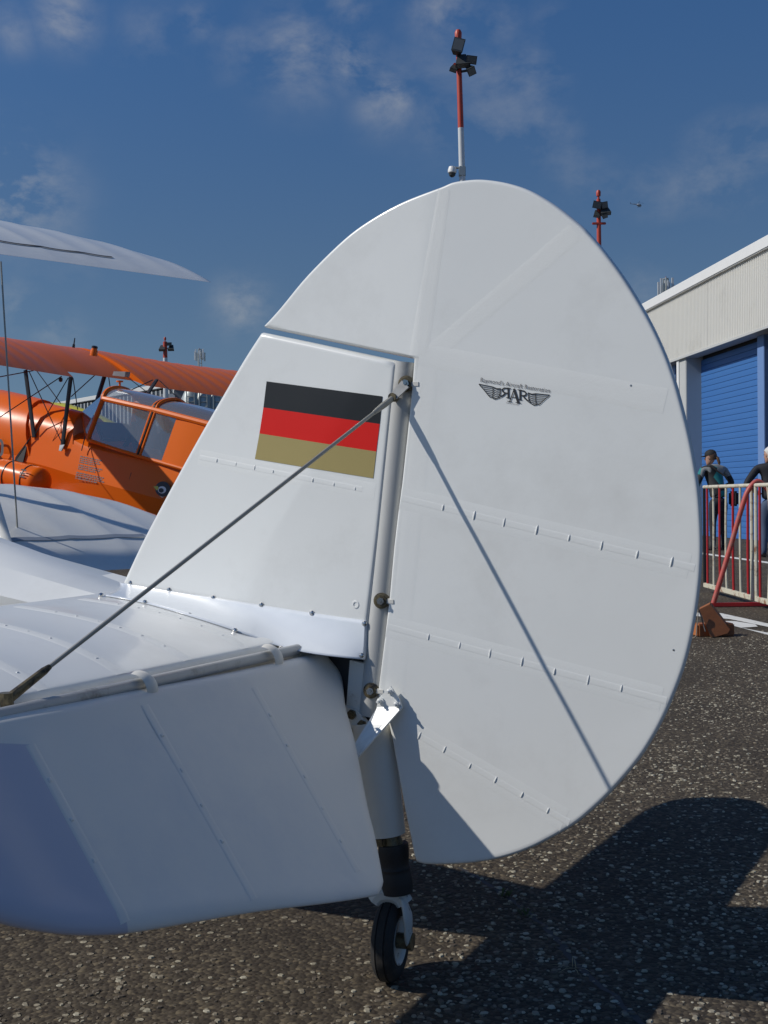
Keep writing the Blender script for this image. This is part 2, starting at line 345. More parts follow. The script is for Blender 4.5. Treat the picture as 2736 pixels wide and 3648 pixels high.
def seg_dist(P, O):
    """distance of points P (n,2) to closed polyline O (m,2)"""
    A = O; B = np.roll(O, -1, 0); D = B - A; LL = (D ** 2).sum(1) + 1e-12; out = np.empty(len(P))
    for i in range(0, len(P), 4000):
        q = P[i:i + 4000, None, :] - A[None]; t = np.clip((q * D[None]).sum(2) / LL, 0, 1)
        out[i:i + 4000] = np.sqrt(((q - t[..., None] * D[None]) ** 2).sum(2)).min(1)
    return out
def line_dist(P, segs):
    if not segs: return np.full(len(P), 9.0)
    out = np.full(len(P), 9.0)
    for a, b in segs:
        a = np.array(a); b = np.array(b); D = b - a; t = np.clip(((P - a) @ D) / (D @ D), 0, 1)
        out = np.minimum(out, np.sqrt(((P - a - t[:, None] * D) ** 2).sum(1)))
    return out
class Skin:
    """a fabric covered surface: closed outline in a plane (a,b), half thickness h(a,b)"""
    def __init__(s, outline, centre, thick, edge_r, ribs, sag, mapf):
        s.O = np.array(outline, float); s.c = np.array(centre, float); s.thick = thick; s.er = edge_r; s.ribs = ribs; s.sag = sag; s.mapf = mapf
    def h(s, P):
        P = np.atleast_2d(np.array(P, float)); d = seg_dist(P, s.O)
        t = s.thick(P)
        k = np.clip(d / s.er, 0, 1); t = t * np.sqrt(np.clip(1 - (1 - k) ** 2, 0, 1))
        if s.sag:
            dr = np.minimum(line_dist(P, s.ribs), d)
            t = t - s.sag * (1 - np.exp(-(dr / .045) ** 2))
        return t
    def mesh(s, name, mat, parent, nring=60):
        fr = [1, .9985, .996, .992, .986, .978, .967, .952] + list(np.linspace(.93, 0.02, nring))
        n = len(s.O); V = []; F = []
        V += [s.mapf(a, b, 0) for a, b in s.O]
        for sgn in (-1, 1):
            prev = 0
            for k in fr[1:]:
                P = s.c + (s.O - s.c) * k; h = s.h(P); base = len(V)
                V += [s.mapf(p[0], p[1], sgn * hh) for p, hh in zip(P, h)]
                F += [(prev + j, prev + (j + 1) % n, base + (j + 1) % n, base + j) for j in range(n)]
                prev = base
            V.append(s.mapf(s.c[0], s.c[1], sgn * s.h(s.c)[0])); q = len(V) - 1
            F += [(prev + j, prev + (j + 1) % n, q) for j in range(n)]
        return mesh_obj(name, V, F, mat, parent, angle=60)
    def strip(s, name, mat, parent, line, width, lift, knots=None, side=-1, step=.012, wfun=None, knot_size=(.0022, .009, .0028)):
        L = resample(line, step); V = []; F = []; off = [-.5, -.41, -.2, 0, .2, .41, .5]; lf = [-.00015, 1, 1.1, 1.15, 1.1, 1, -.00015]; m = len(off)
        for i, p in enumerate(L):
            t = L[min(i + 1, len(L) - 1)] - L[max(i - 1, 0)]; t = t / (np.linalg.norm(t) + 1e-9); nn = np.array([-t[1], t[0]])
            w = width if wfun is None else wfun(i / (len(L) - 1))
            Q = [p + nn * (w * o) for o in off]; hh = s.h(Q)
            for q, h, l in zip(Q, hh, lf): V.append(s.mapf(q[0], q[1], side * (h + (l * lift if l > 0 else l))))
        for i in range(len(L) - 1):
            for j in range(m - 1): F.append((i * m + j, i * m + j + 1, (i + 1) * m + j + 1, (i + 1) * m + j))
        if knots:
            kw, kl, kh = knot_size
            for p, t in knots:
                nn = np.array([-t[1], t[0]]); b = len(V); hh = float(s.h(p)[0]) + lift
                g = [(-1, 0), (-.6, .8), (0, 1), (.6, .8), (1, 0)]
                kw, kl, kh = np.array(knot_size) * (.75 + .5 * rng.random(3))
                for (e, eh) in g:
                    for (o, oh) in ((-1, 0), (-.35, 1), (.35, 1), (1, 0)):
                        q = p + t * (o * kw) + nn * (e * kl); V.append(s.mapf(q[0], q[1], side * (hh + kh * eh * oh - .0003)))
                for a in range(4):
                    for c in range(3): F.append((b + a * 4 + c, b + a * 4 + c + 1, b + (a + 1) * 4 + c + 1, b + (a + 1) * 4 + c))
        return mesh_obj(name, V, F, mat, parent, angle=25)
    def decal(s, name, mat, parent, quad, lift, n=14, side=-1):
        """flat print patch: quad of four (a,b) corners, follows the surface"""
        q = [np.array(p) for p in quad]; P = []
        for i in range(n + 1):
            for j in range(n + 1):
                u, v = i / n, j / n; P.append((q[0] * (1 - u) + q[1] * u) * (1 - v) + (q[3] * (1 - u) + q[2] * u) * v)
        h = s.h(P) + lift; V = [s.mapf(p[0], p[1], side * hh) for p, hh in zip(P, h)]
        F = [(i * (n + 1) + j, i * (n + 1) + j + 1, (i + 1) * (n + 1) + j + 1, (i + 1) * (n + 1) + j) for i in range(n) for j in range(n)]
        return mesh_obj(name, V, F, mat, parent)

# ------------------------------------------------------------------ ground
def build_ground():
    S = 3000.0
    g = mesh_obj('ground', [(-S, -S, 0), (S, -S, 0), (S, S, 0), (-S, S, 0)], [(0, 1, 2, 3)], M['asphalt'], smooth=False)
    tag(g, 'coarse worn asphalt apron with pale stone chips', kind='structure')
    # real stone chips standing slightly proud of the asphalt near the tail
    from mathutils import noise as mn
    n = 34000; V = []; F = []; tone = []
    k = 0
    while k < n:
        Y = 1.6 + 7.0 * rng.random() ** 1.35; X = (rng.random() - .5) * (.9 * Y + .9) + .15
        dens = (.24 if X > .1 else .06) + .55 * max(-.6, min(1, mn.noise((X * 1.6 + 3, Y * 1.1, 0)) * 1.6)) + .30 * max(0, min(1, (X - .1) / .6))
        if rng.random() > dens: continue
        r = .0035 + .0062 * rng.random() ** 1.8; asp = .55 + .45 * rng.random(); a0 = rng.random() * 6.28; hgt = r * (.18 + .22 * rng.random()); m = 6
        b = len(V); jit = .75 + .5 * rng.random(m)
        ca, sa = math.cos(a0), math.sin(a0)
        for ring, (sc, z) in enumerate(((1.0, -.0005), (.72, hgt))):
            for j in range(m):
                q = 6.2832 * j / m; x = r * sc * jit[j] * math.cos(q); y = r * asp * sc * jit[j] * math.sin(q)
                V.append((X + ca * x - sa * y, Y + sa * x + ca * y, z))
        for j in range(m): F.append((b + j, b + (j + 1) % m, b + m + (j + 1) % m, b + m + j))
        F.append(tuple(b + m + j for j in range(m)))
        t = rng.random() ** 1.25; tone += [t] * (m + 1); k += 1
    me = bpy.data.meshes.new('stone_chips'); me.from_pydata(V, [], F); me.materials.append(M['chips'])
    at_ = me.attributes.new('tone', 'FLOAT', 'FACE'); at_.data.foreach_set('value', np.array(tone, np.float32))
    o = bpy.data.objects.new('stone_chips', me); COL.objects.link(o)
    tag(o, 'pale stone chips bedded in the asphalt', 'gravel', kind='stuff')
build_ground()

# ------------------------------------------------------------------ the white biplane
YAW = R(-28)
T0 = ground(1378, 3485)
HF = Frame((T0[0], T0[1], 0), YAW)
hero = empty('white_biplane', (T0[0], T0[1], 0), YAW, 'white fabric covered biplane with a black, red and gold flag on its fin', 'airplane')
def fz(u, v, y=-.02): p = HF.y(u, v, y); return np.array([p[0], p[2]])
def vec(a): return Vector([float(q) for q in a])

TE_PX = [(928, 1159), (989, 1093), (1088, 976), (1220, 849), (1319, 778), (1435, 716), (1567, 666), (1611, 647), (1654, 639), (1705, 635), (1763, 640), (1821, 652), (1879, 672), (1936, 703), (1994, 742),
         (2067, 801), (2096, 831), (2146, 889), (2211, 976), (2262, 1056), (2313, 1146), (2356, 1236), (2392, 1331), (2421, 1432), (2446, 1533), (2465, 1627), (2483, 1743), (2491, 1850), (2494, 1950), (2491, 2030),
         (2486, 2089), (2475, 2176), (2457, 2277), (2432, 2376), (2399, 2468), (2356, 2567), (2313, 2646), (2262, 2722), (2175, 2823), (2096, 2899), (2031, 2950), (1936, 3004), (1864, 3037), (1777, 3064), (1676, 3080), (1575, 3085), (1500, 3083)]
LE_PX = [(1484, 3078), (1474, 3060), (1466, 3015), (1437, 2870), (1408, 2704), (1387, 2588), (1347, 2500), (1345, 2465), (1354, 2393), (1372, 2248), (1387, 2118), (1401, 1959), (1416, 1830), (1430, 1728), (1448, 1562), (1458, 1468), (1466, 1381), (1474, 1284)]
HB_PX = [(1474, 1278), (1200, 1221), (940, 1166), (929, 1163)]

def build_rudder():
    out = [fz(*p) for p in catmull(TE_PX, 5)[:-1]] + [np.array(p) for p in resample([fz(*p) for p in LE_PX], .02)[:-1]] + [np.array(p) for p in resample([fz(*p) for p in HB_PX], .02)]
    out = np.array(out)
    RIBS = [((1490, 1262), (2404, 1436)), ((1425, 1772), (2488, 2030)), ((1375, 2228), (2388, 2506)), ((1445, 2590), (2040, 2945))]
    ribs = [(fz(*a), fz(*b)) for a, b in RIBS] + [(fz(1590, 660), fz(1495, 1270)), (fz(2065, 810), fz(1510, 1290))]
    le = [fz(1474, 1284), fz(1345, 2465)]
    def thick(P):
        t = np.clip((P[:, 0] - (le[1][0] + (P[:, 1] - le[1][1]) * (le[0][0] - le[1][0]) / (le[0][1] - le[1][1]))) / .62, -.6, 1)
        return np.where(t > 0, .026 - .019 * t, .026 - .014 * np.clip(-t * 1.7, 0, 1))
    sk = Skin(out, fz(1850, 1250), thick, .006, ribs[:4], .0007, lambda a, b, h: (a, h, b))
    rud = sk.mesh('rudder', M['white'], hero, 70)
    for i, (a, b) in enumerate(ribs[:4]):
        a = np.array(a); b = np.array(b); d = (b - a); ln = np.linalg.norm(d); t = d / ln
        sk.strip('rib_tape', M['tape'], rud, [a + t * .006, b - t * .02], .052, .00015)
        if i:
            kn = []; s_ = .10 if i < 3 else .035
            sp = .0665 if i < 3 else .060
            while s_ < ln - .03: kn.append((a + t * s_ + np.array([0, rng.normal() * .0008]), t)); s_ += sp * (1 + rng.normal() * .03)
            sk.strip('rib_stitching', M['tape'], rud, [a + t * .008, b - t * .010], 0.016, .00024, kn, knot_size=(.0020, .0085, .0020))
    for i, (a, b) in enumerate(ribs[4:]):
        a = np.array(a); b = np.array(b)
        sk.strip('rib_tape', M['tape'], rud, [a + (b - a) * .03, b], .05, .00016 if i == 0 else .00007, wfun=(lambda k: .030 + .018 * k) if i == 0 else (lambda k: .046))
    # spar seam and edge tape
    sk.strip('seam_tape', M['tape'], rud, [fz(1530, 1290), fz(1408, 2480)], .05, .0001)
    # little fabric puckers where the edge tape crosses the ribs
    # ---- printed emblem
    zp = lambda x, y: (1600 + x * .30139, 1250 + y * .30139)
    def print_poly(name, polys, m, lift):
        V = []; F = []
        for q in polys:
            b = len(V); P = [fz(*zp(*p)) for p in q]; hh = sk.h(P) + lift
            V += [(p[0], -h, p[1]) for p, h in zip(P, hh)]; F.append(tuple(range(b, b + len(q))))
        return mesh_obj(name, V, F, m, rud, smooth=False)
    def stroke(pl, w):
        out_ = []
        for a, b in zip(pl[:-1], pl[1:]):
            a = np.array(a, float); b = np.array(b, float); d = b - a; n_ = np.array([-d[1], d[0]]) / (np.linalg.norm(d) + 1e-9) * w / 2; e = d / (np.linalg.norm(d) + 1e-9) * w * .35
            out_.append([a - n_ - e, b - n_ + e, b + n_ + e, a + n_ - e])
        return out_
    # feathered wings: drawn in an upright frame, then sheared along the emblem's slope
    k = .155
    def sh(x, y): return (x, y + k * (x - 770))
    for s_ in (-1, 1):
        W = []
        X = lambda d: 770 + s_ * d
        W += stroke([sh(X(410), 458), sh(X(330), 462), sh(X(250), 466)], 11)
        for i, (d0, d1, y) in enumerate([(392, 250, 484), (368, 250, 506), (344, 250, 528), (322, 252, 550), (300, 256, 572), (280, 246, 592)]):
            W += stroke([sh(X(d0), y - 4), sh(X((d0 + d1) / 2), y), sh(X(d1), y + 2)], 7)
        W += stroke([sh(X(410), 458), sh(X(396), 478), sh(X(372), 500), sh(X(350), 522), sh(X(328), 546), sh(X(306), 572), sh(X(282), 594)], 9)
        W += stroke([sh(X(250), 464), sh(X(248), 540), sh(X(258), 596)], 9)
        for i in range(6):
            y = 474 + i * 22; W += stroke([sh(X(246), y), sh(X(205), y + 12), sh(X(164), y + 4 - i * 2)], 8)
        W += stroke([sh(X(246), 466), sh(X(205), 478), sh(X(162), 470)], 9)
        W += stroke([sh(X(162), 470), sh(X(166), 540), sh(X(190), 588), sh(X(225), 606), sh(X(256), 598)], 10)
        print_poly('emblem_wing', W, M['ink'], .0011)
    Lt = []
    def serif(x, y, w=26): return stroke([sh(x - w / 2, y), sh(x + w / 2, y)], 9)
    # mirrored R
    Lt += stroke([sh(700, 452), sh(700, 566)], 20) + serif(706, 452, 44) + serif(700, 566, 44)
    Lt += stroke([sh(695, 455), sh(652, 458), sh(630, 478), sh(636, 503), sh(664, 514), sh(695, 514)], 15) + stroke([sh(668, 514), sh(640, 545), sh(612, 566)], 17)
    # R
    Lt += stroke([sh(838, 452), sh(838, 566)], 20) + serif(832, 452, 44) + serif(838, 566, 44)
    Lt += stroke([sh(843, 455), sh(886, 458), sh(908, 478), sh(902, 503), sh(874, 514), sh(843, 514)], 15) + stroke([sh(870, 514), sh(898, 545), sh(926, 566)], 17)
    print_poly('emblem_letter', Lt[:len(Lt) // 2], M['ink'], .0012); print_poly('emblem_letter', Lt[len(Lt) // 2:], M['ink'], .0012)
    La = stroke([sh(766, 462), sh(716, 606)], 12) + stroke([sh(768, 456), sh(816, 606)], 26) + stroke([sh(738, 550), sh(800, 550)], 9) + serif(714, 606, 46) + serif(816, 606, 56)
    print_poly('emblem_letter', La, M['ink'], .0013)
    def text(name, body, left, right, cap, m, lift):
        cu = bpy.data.curves.new(name, 'FONT'); cu.body = body; cu.resolution_u = 3; cu.fill_mode = 'FRONT'; cu.space_character = 1.02
        t = bpy.data.objects.new(name, cu); COL.objects.link(t); bpy.context.view_layer.update()
        me = bpy.data.meshes.new_from_object(t.evaluated_get(bpy.context.evaluated_depsgraph_get()))
        bpy.data.objects.remove(t); bpy.data.curves.remove(cu)
        P = np.array([v.co[:2] for v in me.vertices]); x0, x1 = P[:, 0].min(), P[:, 0].max(); ch = .72
        L0 = np.array(left); L1 = np.array(right); upv = np.array((.13, -1.0)) * cap
        Q = [fz(*zp(*(L0 + (L1 - L0) * ((p[0] - x0) / (x1 - x0)) + upv * (p[1] / ch)))) for p in P]; hh = sk.h(Q) + lift
        for v, q, h in zip(me.vertices, Q, hh): v.co = (q[0], -h, q[1])
        me.name = name; me.materials.clear(); me.materials.append(m); o = bpy.data.objects.new(name, me); COL.objects.link(o); o.parent = rud; return o
    text('emblem_text', "Raymond's Aircraft Restoration", (374, 366), (1186, 494), 52, M['ink2'], .0011)
    text('emblem_text', "www.rar.be", (672, 618), (812, 641), 17, M['ink2'], .0011)
    # small rivets or blemishes
    for p in ((2243, 1372), (2393, 2318)):
        q = fz(*p); h = float(sk.h(q)[0]); MB().lathe([(0, .0012), (.0018, .0008), (.0022, 0)], (q[0], -h, q[1]), (0, -1, 0), 8).build('blemish', M['steel'], rud)
    # ---- control horn: plate screwed to the rudder, arm folded outwards
    hp = lambda u, v, y: vec(HF.y(u, v, y))
    yb = -.035
    a = [hp(1394, 2444, yb), hp(1425, 2490, yb), hp(1434, 2516, yb), hp(1344, 2522, yb), hp(1352, 2486, yb)]
    horn = MB().prism(a, (0, -.004, 0)).build('control_horn', M['white'], rud, angle=20)
    ye = -.10
    b = [hp(1344, 2519, yb - .004), hp(1434, 2517, yb - .004), hp(1272, 2700, ye), hp(1252, 2668, ye)]
    nrm = (b[1] - b[0]).cross(b[3] - b[0]).normalized(); nrm *= -.004 if nrm.z > 0 else .004
    MB().prism(b, nrm).build('horn_arm', M['white'], rud, angle=20)
    for p in ((1392, 2461), (1357, 2496), (1417, 2507)):
        c = hp(*p, yb - .004)
        MB().lathe([(.0075, 0), (.0075, .0035), (.0045, .0035), (.0045, .011), (.0028, .012), (.0028, .017), (0, .017)], c, (0, -1, -.0), 8).build('bolt', M['white'], rud, angle=30)
    return sk
rudder_skin = build_rudder()

FIN_LE = [(918, 1183), (857, 1278), (775, 1418), (676, 1591), (577, 1773), (495, 1929), (432, 2064)]
def build_fin():
    px_top = [(924, 1181), (1100, 1217), (1421, 1285)]
    out = [fz(*p) for p in resample(px_top, 40)] + [fz(*p) for p in resample([(1421, 1287), (1357, 1900), (1310, 2290)], 40)] + \
          [fz(*p) for p in resample([(1300, 2330), (860, 2240), (400, 2130)], 40)] + [fz(*p) for p in catmull(FIN_LE[::-1], 6)]
    out = np.array(out)
    le0, le1 = fz(*FIN_LE[0]), fz(*FIN_LE[-1])
    def thick(P):
        xl = le1[0] + (P[:, 1] - le1[1]) * (le0[0] - le1[0]) / (le0[1] - le1[1]); t = np.clip((P[:, 0] - xl) / .35, 0, 1)
        return .012 + .014 * t
    ribs = [(fz(700, 1628), fz(1340, 1752))]
    sk = Skin(out, fz(1050, 1750), thick, .010, ribs, .0005, lambda a, b, h: (a, h, b))
    fin = sk.mesh('fin', M['white'], hero, 46)
    a, b = map(np.array, ribs[0]); t = (b - a) / np.linalg.norm(b - a)
    kn = [(fz(*p), t) for p in ((768, 1641), (838, 1654), (907, 1667), (975, 1680), (1045, 1698), (1119, 1711), (1194, 1726), (1270, 1741))]
    sk.strip('rib_tape', M['tape'], fin, [a, b], .040, .00012)
    sk.strip('rib_stitching', M['tape'], fin, [a + t * .004, b - t * .03], .013, .0003, kn, knot_size=(.0018, .005, .0018))
    L_ = [(946, 1358), (936, 1451), (923, 1544), (908, 1635)]; R_ = [(1368, 1413), (1358, 1511), (1346, 1609), (1335, 1704)]
    for i, (mm, lb) in enumerate((('black', 'black top stripe of the flag'), ('red', 'red middle stripe of the flag'), ('gold', 'dull gold bottom stripe of the flag'))):
        d = sk.decal('flag_stripe', M[mm], fin, [fz(*L_[i]), fz(*R_[i]), fz(*R_[i + 1]), fz(*L_[i + 1])], .0008, 20); d['label'] = lb
    # inspection grommet
    q = fz(1272, 2153); h = float(sk.h(q)[0])
    MB().lathe([(.005, -.001), (.005, .0012), (.0075, .0012), (.0082, .0003), (.0082, -.001)], (q[0], -h, q[1]), (0, -1, 0), 20).build('grommet', M['tape'], fin)
    return sk
fin_skin = build_fin()

def build_post():
    top = HF.y(1447, 1292, 0); bot = HF.y(1322, 2545, 0)
    p = MB().tube([vec(top + (bot - top) * k) for k in (0, .2, .4, .6, .8, 1)], .027, 20).build('rudder_post', M['post'], hero)
    d = vec(bot - top).normalized()
    for (u, v) in ((1447, 1367), (1359, 2140), (1322, 2460)):
        c = vec(HF.y(u, v, -.026))
        h = MB().lathe([(.0165, -.006), (.0165, .002), (.012, .003), (.012, .006), (.0, .006)], c, (0.25, -1, 0), 20).build('hinge_fitting', M['oily'], p)
        MB().lathe([(.008, .005), (.008, .011), (.0035, .011), (.0035, .015), (0, .015)], c, (.25, -1, 0), 6).build('hinge_bolt', M['steel'], p, angle=20)
        e = vec(HF.y(u + 34, v + 2, -.02)); MB().box(e, (.022, .014, .012), bevel=.002).build('hinge_lug', M['chipwhite'], p)
    # tail end structure under the fairing
    def plate(name, px, y, th, m, parent):
        return MB().prism([vec(HF.y(u, v, y)) for u, v in px], (0, th, 0)).build(name, m, parent, angle=20)
    plate('post_gusset', [(1246, 2352), (1312, 2366), (1300, 2548), (1232, 2540)], -.020, .03, M['oldwhite'], hero)
    br = plate('tail_bracket', [(1205, 2512), (1268, 2528), (1316, 2590), (1262, 2660), (1200, 2620)], -.028, .012, M['oldwhite'], hero)
    for (u, v) in ((1255, 2545), (1292, 2582), (1250, 2605)):
        MB().lathe([(.0105, 0), (.0105, .006), (.006, .006), (.006, .011), (0, .011)], vec(HF.y(u, v, -.028)), (0, -1, 0), 6).build('bracket_bolt', M['oily'], br, angle=20)
    q = vec(HF.y(1190, 2440, .02)); MB().box((-.15, 0.005, .585), (.24, .03, .19), bevel=.01).build('tail_bulkhead', M['dark'], hero)
build_post()

# tailplane plane and elevator plane share the hinge line
HP = np.array([-.17, 0, .682]); ALPHA = R(11.0); DELTA = R(50.0)
SN = np.array([math.sin(ALPHA), 0, math.cos(ALPHA)]); SB = np.array([-math.cos(ALPHA), 0, math.sin(ALPHA)])
EN = np.array([math.sin(DELTA), 0, math.cos(DELTA)]); EC = np.array([math.cos(DELTA), 0, -math.sin(DELTA)])
def stab_xy(u, v, h=.0):
    p = HF.pl(u, v, HP + SN * h, SN) - HP; return np.array([p[1], p @ SB])
def elev_xy(u, v, h=.0):
    p = HF.pl(u, v, HP + EN * h, EN) - HP; return np.array([p[1], p @ EC])
def build_tailplane():
    for sgn in (-1, 1):
        tip = catmull([(-1.05, .022), (-1.18, .06), (-1.27, .16), (-1.27, .28), (-1.19, .39), (-1.05, .455), (-.90, .480)], 5)
        out = resample([(-.03, .022), (-1.05, .022)], .03)[:-1] + tip[:-1] + resample([(-.90, .480), (-.03, .515)], .03) + resample([(-.03, .50), (-.03, .04)], .03)[:-1]
        ribs = [((y, .03 if y > -1 else .07), (y, .5 if y > -.9 else .45 if y > -1 else .40)) for y in (-.03, -.215, -.40, -.585, -.77, -.955, -1.14)]
        def thick(P):
            t = np.clip(P[:, 1] / .5, 0, 1); return .005 + .028 * np.sin(np.clip(t, 0, 1) ** .75 * math.pi) + .010 * t
        def mp(a, b, h, sgn=sgn): p = HP + SB * b + SN * h; return (p[0], a * (1 if sgn < 0 else -1), p[2])
        sk = Skin(np.array(out), (-.6, .25), thick, .010, ribs, .003, mp)
        st = sk.mesh('tailplane', M['white'], hero, 40)
        for a, b in ribs[1:]:
            a = np.array(a); b = np.array(b)
            sk.strip('rib_tape', M['tape'], st, [a, b * np.array([1, .93])], .03, .0004, [(np.array([a[0], c]), np.array([0, 1.0])) for c in np.arange(.09, .38, .055)], side=1, knot_size=(.0022, .004, .0016))
        if sgn < 0: skin = sk
        # elevator
        px = [(-400, 2850), (-385, 2730), (-300, 2650), (-150, 2592), (0, 2556), (300, 2500), (830, 2398), (1080, 2342), (1114, 2334), (1140, 2342), (1160, 2366), (1190, 2400), (1210, 2440), (1224, 2540), (1257, 2648), (1306, 2876), (1335, 2987), (1361, 3122), (1363, 3150), (1352, 3178), (1330, 3192), (1182, 3216), (928, 3247), (675, 3289), (456, 3325), (279, 3331), (127, 3314), (0, 3285), (-130, 3225), (-260, 3130), (-360, 3000)]
        E_ = [elev_xy(*p) for p in px]
        seg = catmull(E_ + [E_[0]], 4)[:-1]
        RP = [((850, 2450), (1000, 2640)), ]
        er = [(elev_xy(480, 2545), elev_xy(905, 3235)), (elev_xy(875, 2480), elev_xy(1275, 3130)), (elev_xy(72, 2690), elev_xy(445, 3322)), (elev_xy(-200, 2800), elev_xy(120, 3300))]
        def thick2(P): t = np.clip(P[:, 1] / .45, 0, 1); return .030 - .022 * t
        def mp2(a, b, h, sgn=sgn): p = HP + EC * b + EN * h; return (p[0], a * (1 if sgn < 0 else -1), p[2])
        es = Skin(np.array(seg), elev_xy(560, 2860), thick2, .030, er, .0025, mp2)
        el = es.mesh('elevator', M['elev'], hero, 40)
        for a, b in er[:3]:
            a = np.array(a); b = np.array(b); t = (b - a) / np.linalg.norm(b - a); ln = np.linalg.norm(b - a)
            es.strip('rib_tape', M['white2'], el, [a, b - t * .01], .020, .0004, [(a + t * s_, t) for s_ in np.arange(.06, ln - .05, .066)], side=1, knot_size=(.004, .004, .0018))
        if sgn < 0: eskin = es
    return skin, eskin
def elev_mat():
    m = M['white2'].copy(); m.name = 'elevator_dope_bluer_outboard'; N = m.node_tree.nodes; L = m.node_tree.links; b = N['Principled BSDF']
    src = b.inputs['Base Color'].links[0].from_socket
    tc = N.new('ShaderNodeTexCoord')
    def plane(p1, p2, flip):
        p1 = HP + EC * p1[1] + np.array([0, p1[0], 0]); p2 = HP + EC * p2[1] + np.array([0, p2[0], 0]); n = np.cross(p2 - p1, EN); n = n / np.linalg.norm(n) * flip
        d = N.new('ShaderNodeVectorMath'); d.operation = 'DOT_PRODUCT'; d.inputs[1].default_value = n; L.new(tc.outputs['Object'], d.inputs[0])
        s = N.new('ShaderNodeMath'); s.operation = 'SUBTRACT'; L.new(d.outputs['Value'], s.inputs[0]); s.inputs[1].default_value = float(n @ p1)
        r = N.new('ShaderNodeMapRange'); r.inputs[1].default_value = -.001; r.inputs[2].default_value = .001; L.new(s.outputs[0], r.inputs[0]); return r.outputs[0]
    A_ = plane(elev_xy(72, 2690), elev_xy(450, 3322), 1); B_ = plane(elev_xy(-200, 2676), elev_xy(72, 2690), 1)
    # signs: the base colour turns bluer grey outboard of the rib and behind the spar
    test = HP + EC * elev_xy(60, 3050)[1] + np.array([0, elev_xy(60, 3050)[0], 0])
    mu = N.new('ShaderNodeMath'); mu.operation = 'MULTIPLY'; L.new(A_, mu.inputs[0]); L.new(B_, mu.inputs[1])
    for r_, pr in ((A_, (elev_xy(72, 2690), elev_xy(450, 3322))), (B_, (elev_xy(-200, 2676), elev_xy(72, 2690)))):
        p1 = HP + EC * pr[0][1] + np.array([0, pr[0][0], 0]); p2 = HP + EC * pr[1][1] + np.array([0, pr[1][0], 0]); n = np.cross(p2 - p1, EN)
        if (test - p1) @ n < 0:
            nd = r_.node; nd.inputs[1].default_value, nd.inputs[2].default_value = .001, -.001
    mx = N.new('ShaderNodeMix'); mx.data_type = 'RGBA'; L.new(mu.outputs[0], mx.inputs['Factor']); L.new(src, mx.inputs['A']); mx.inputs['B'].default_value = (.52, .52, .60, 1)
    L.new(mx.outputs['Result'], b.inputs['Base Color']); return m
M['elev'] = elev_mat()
stab_skin, elev_skin = build_tailplane()

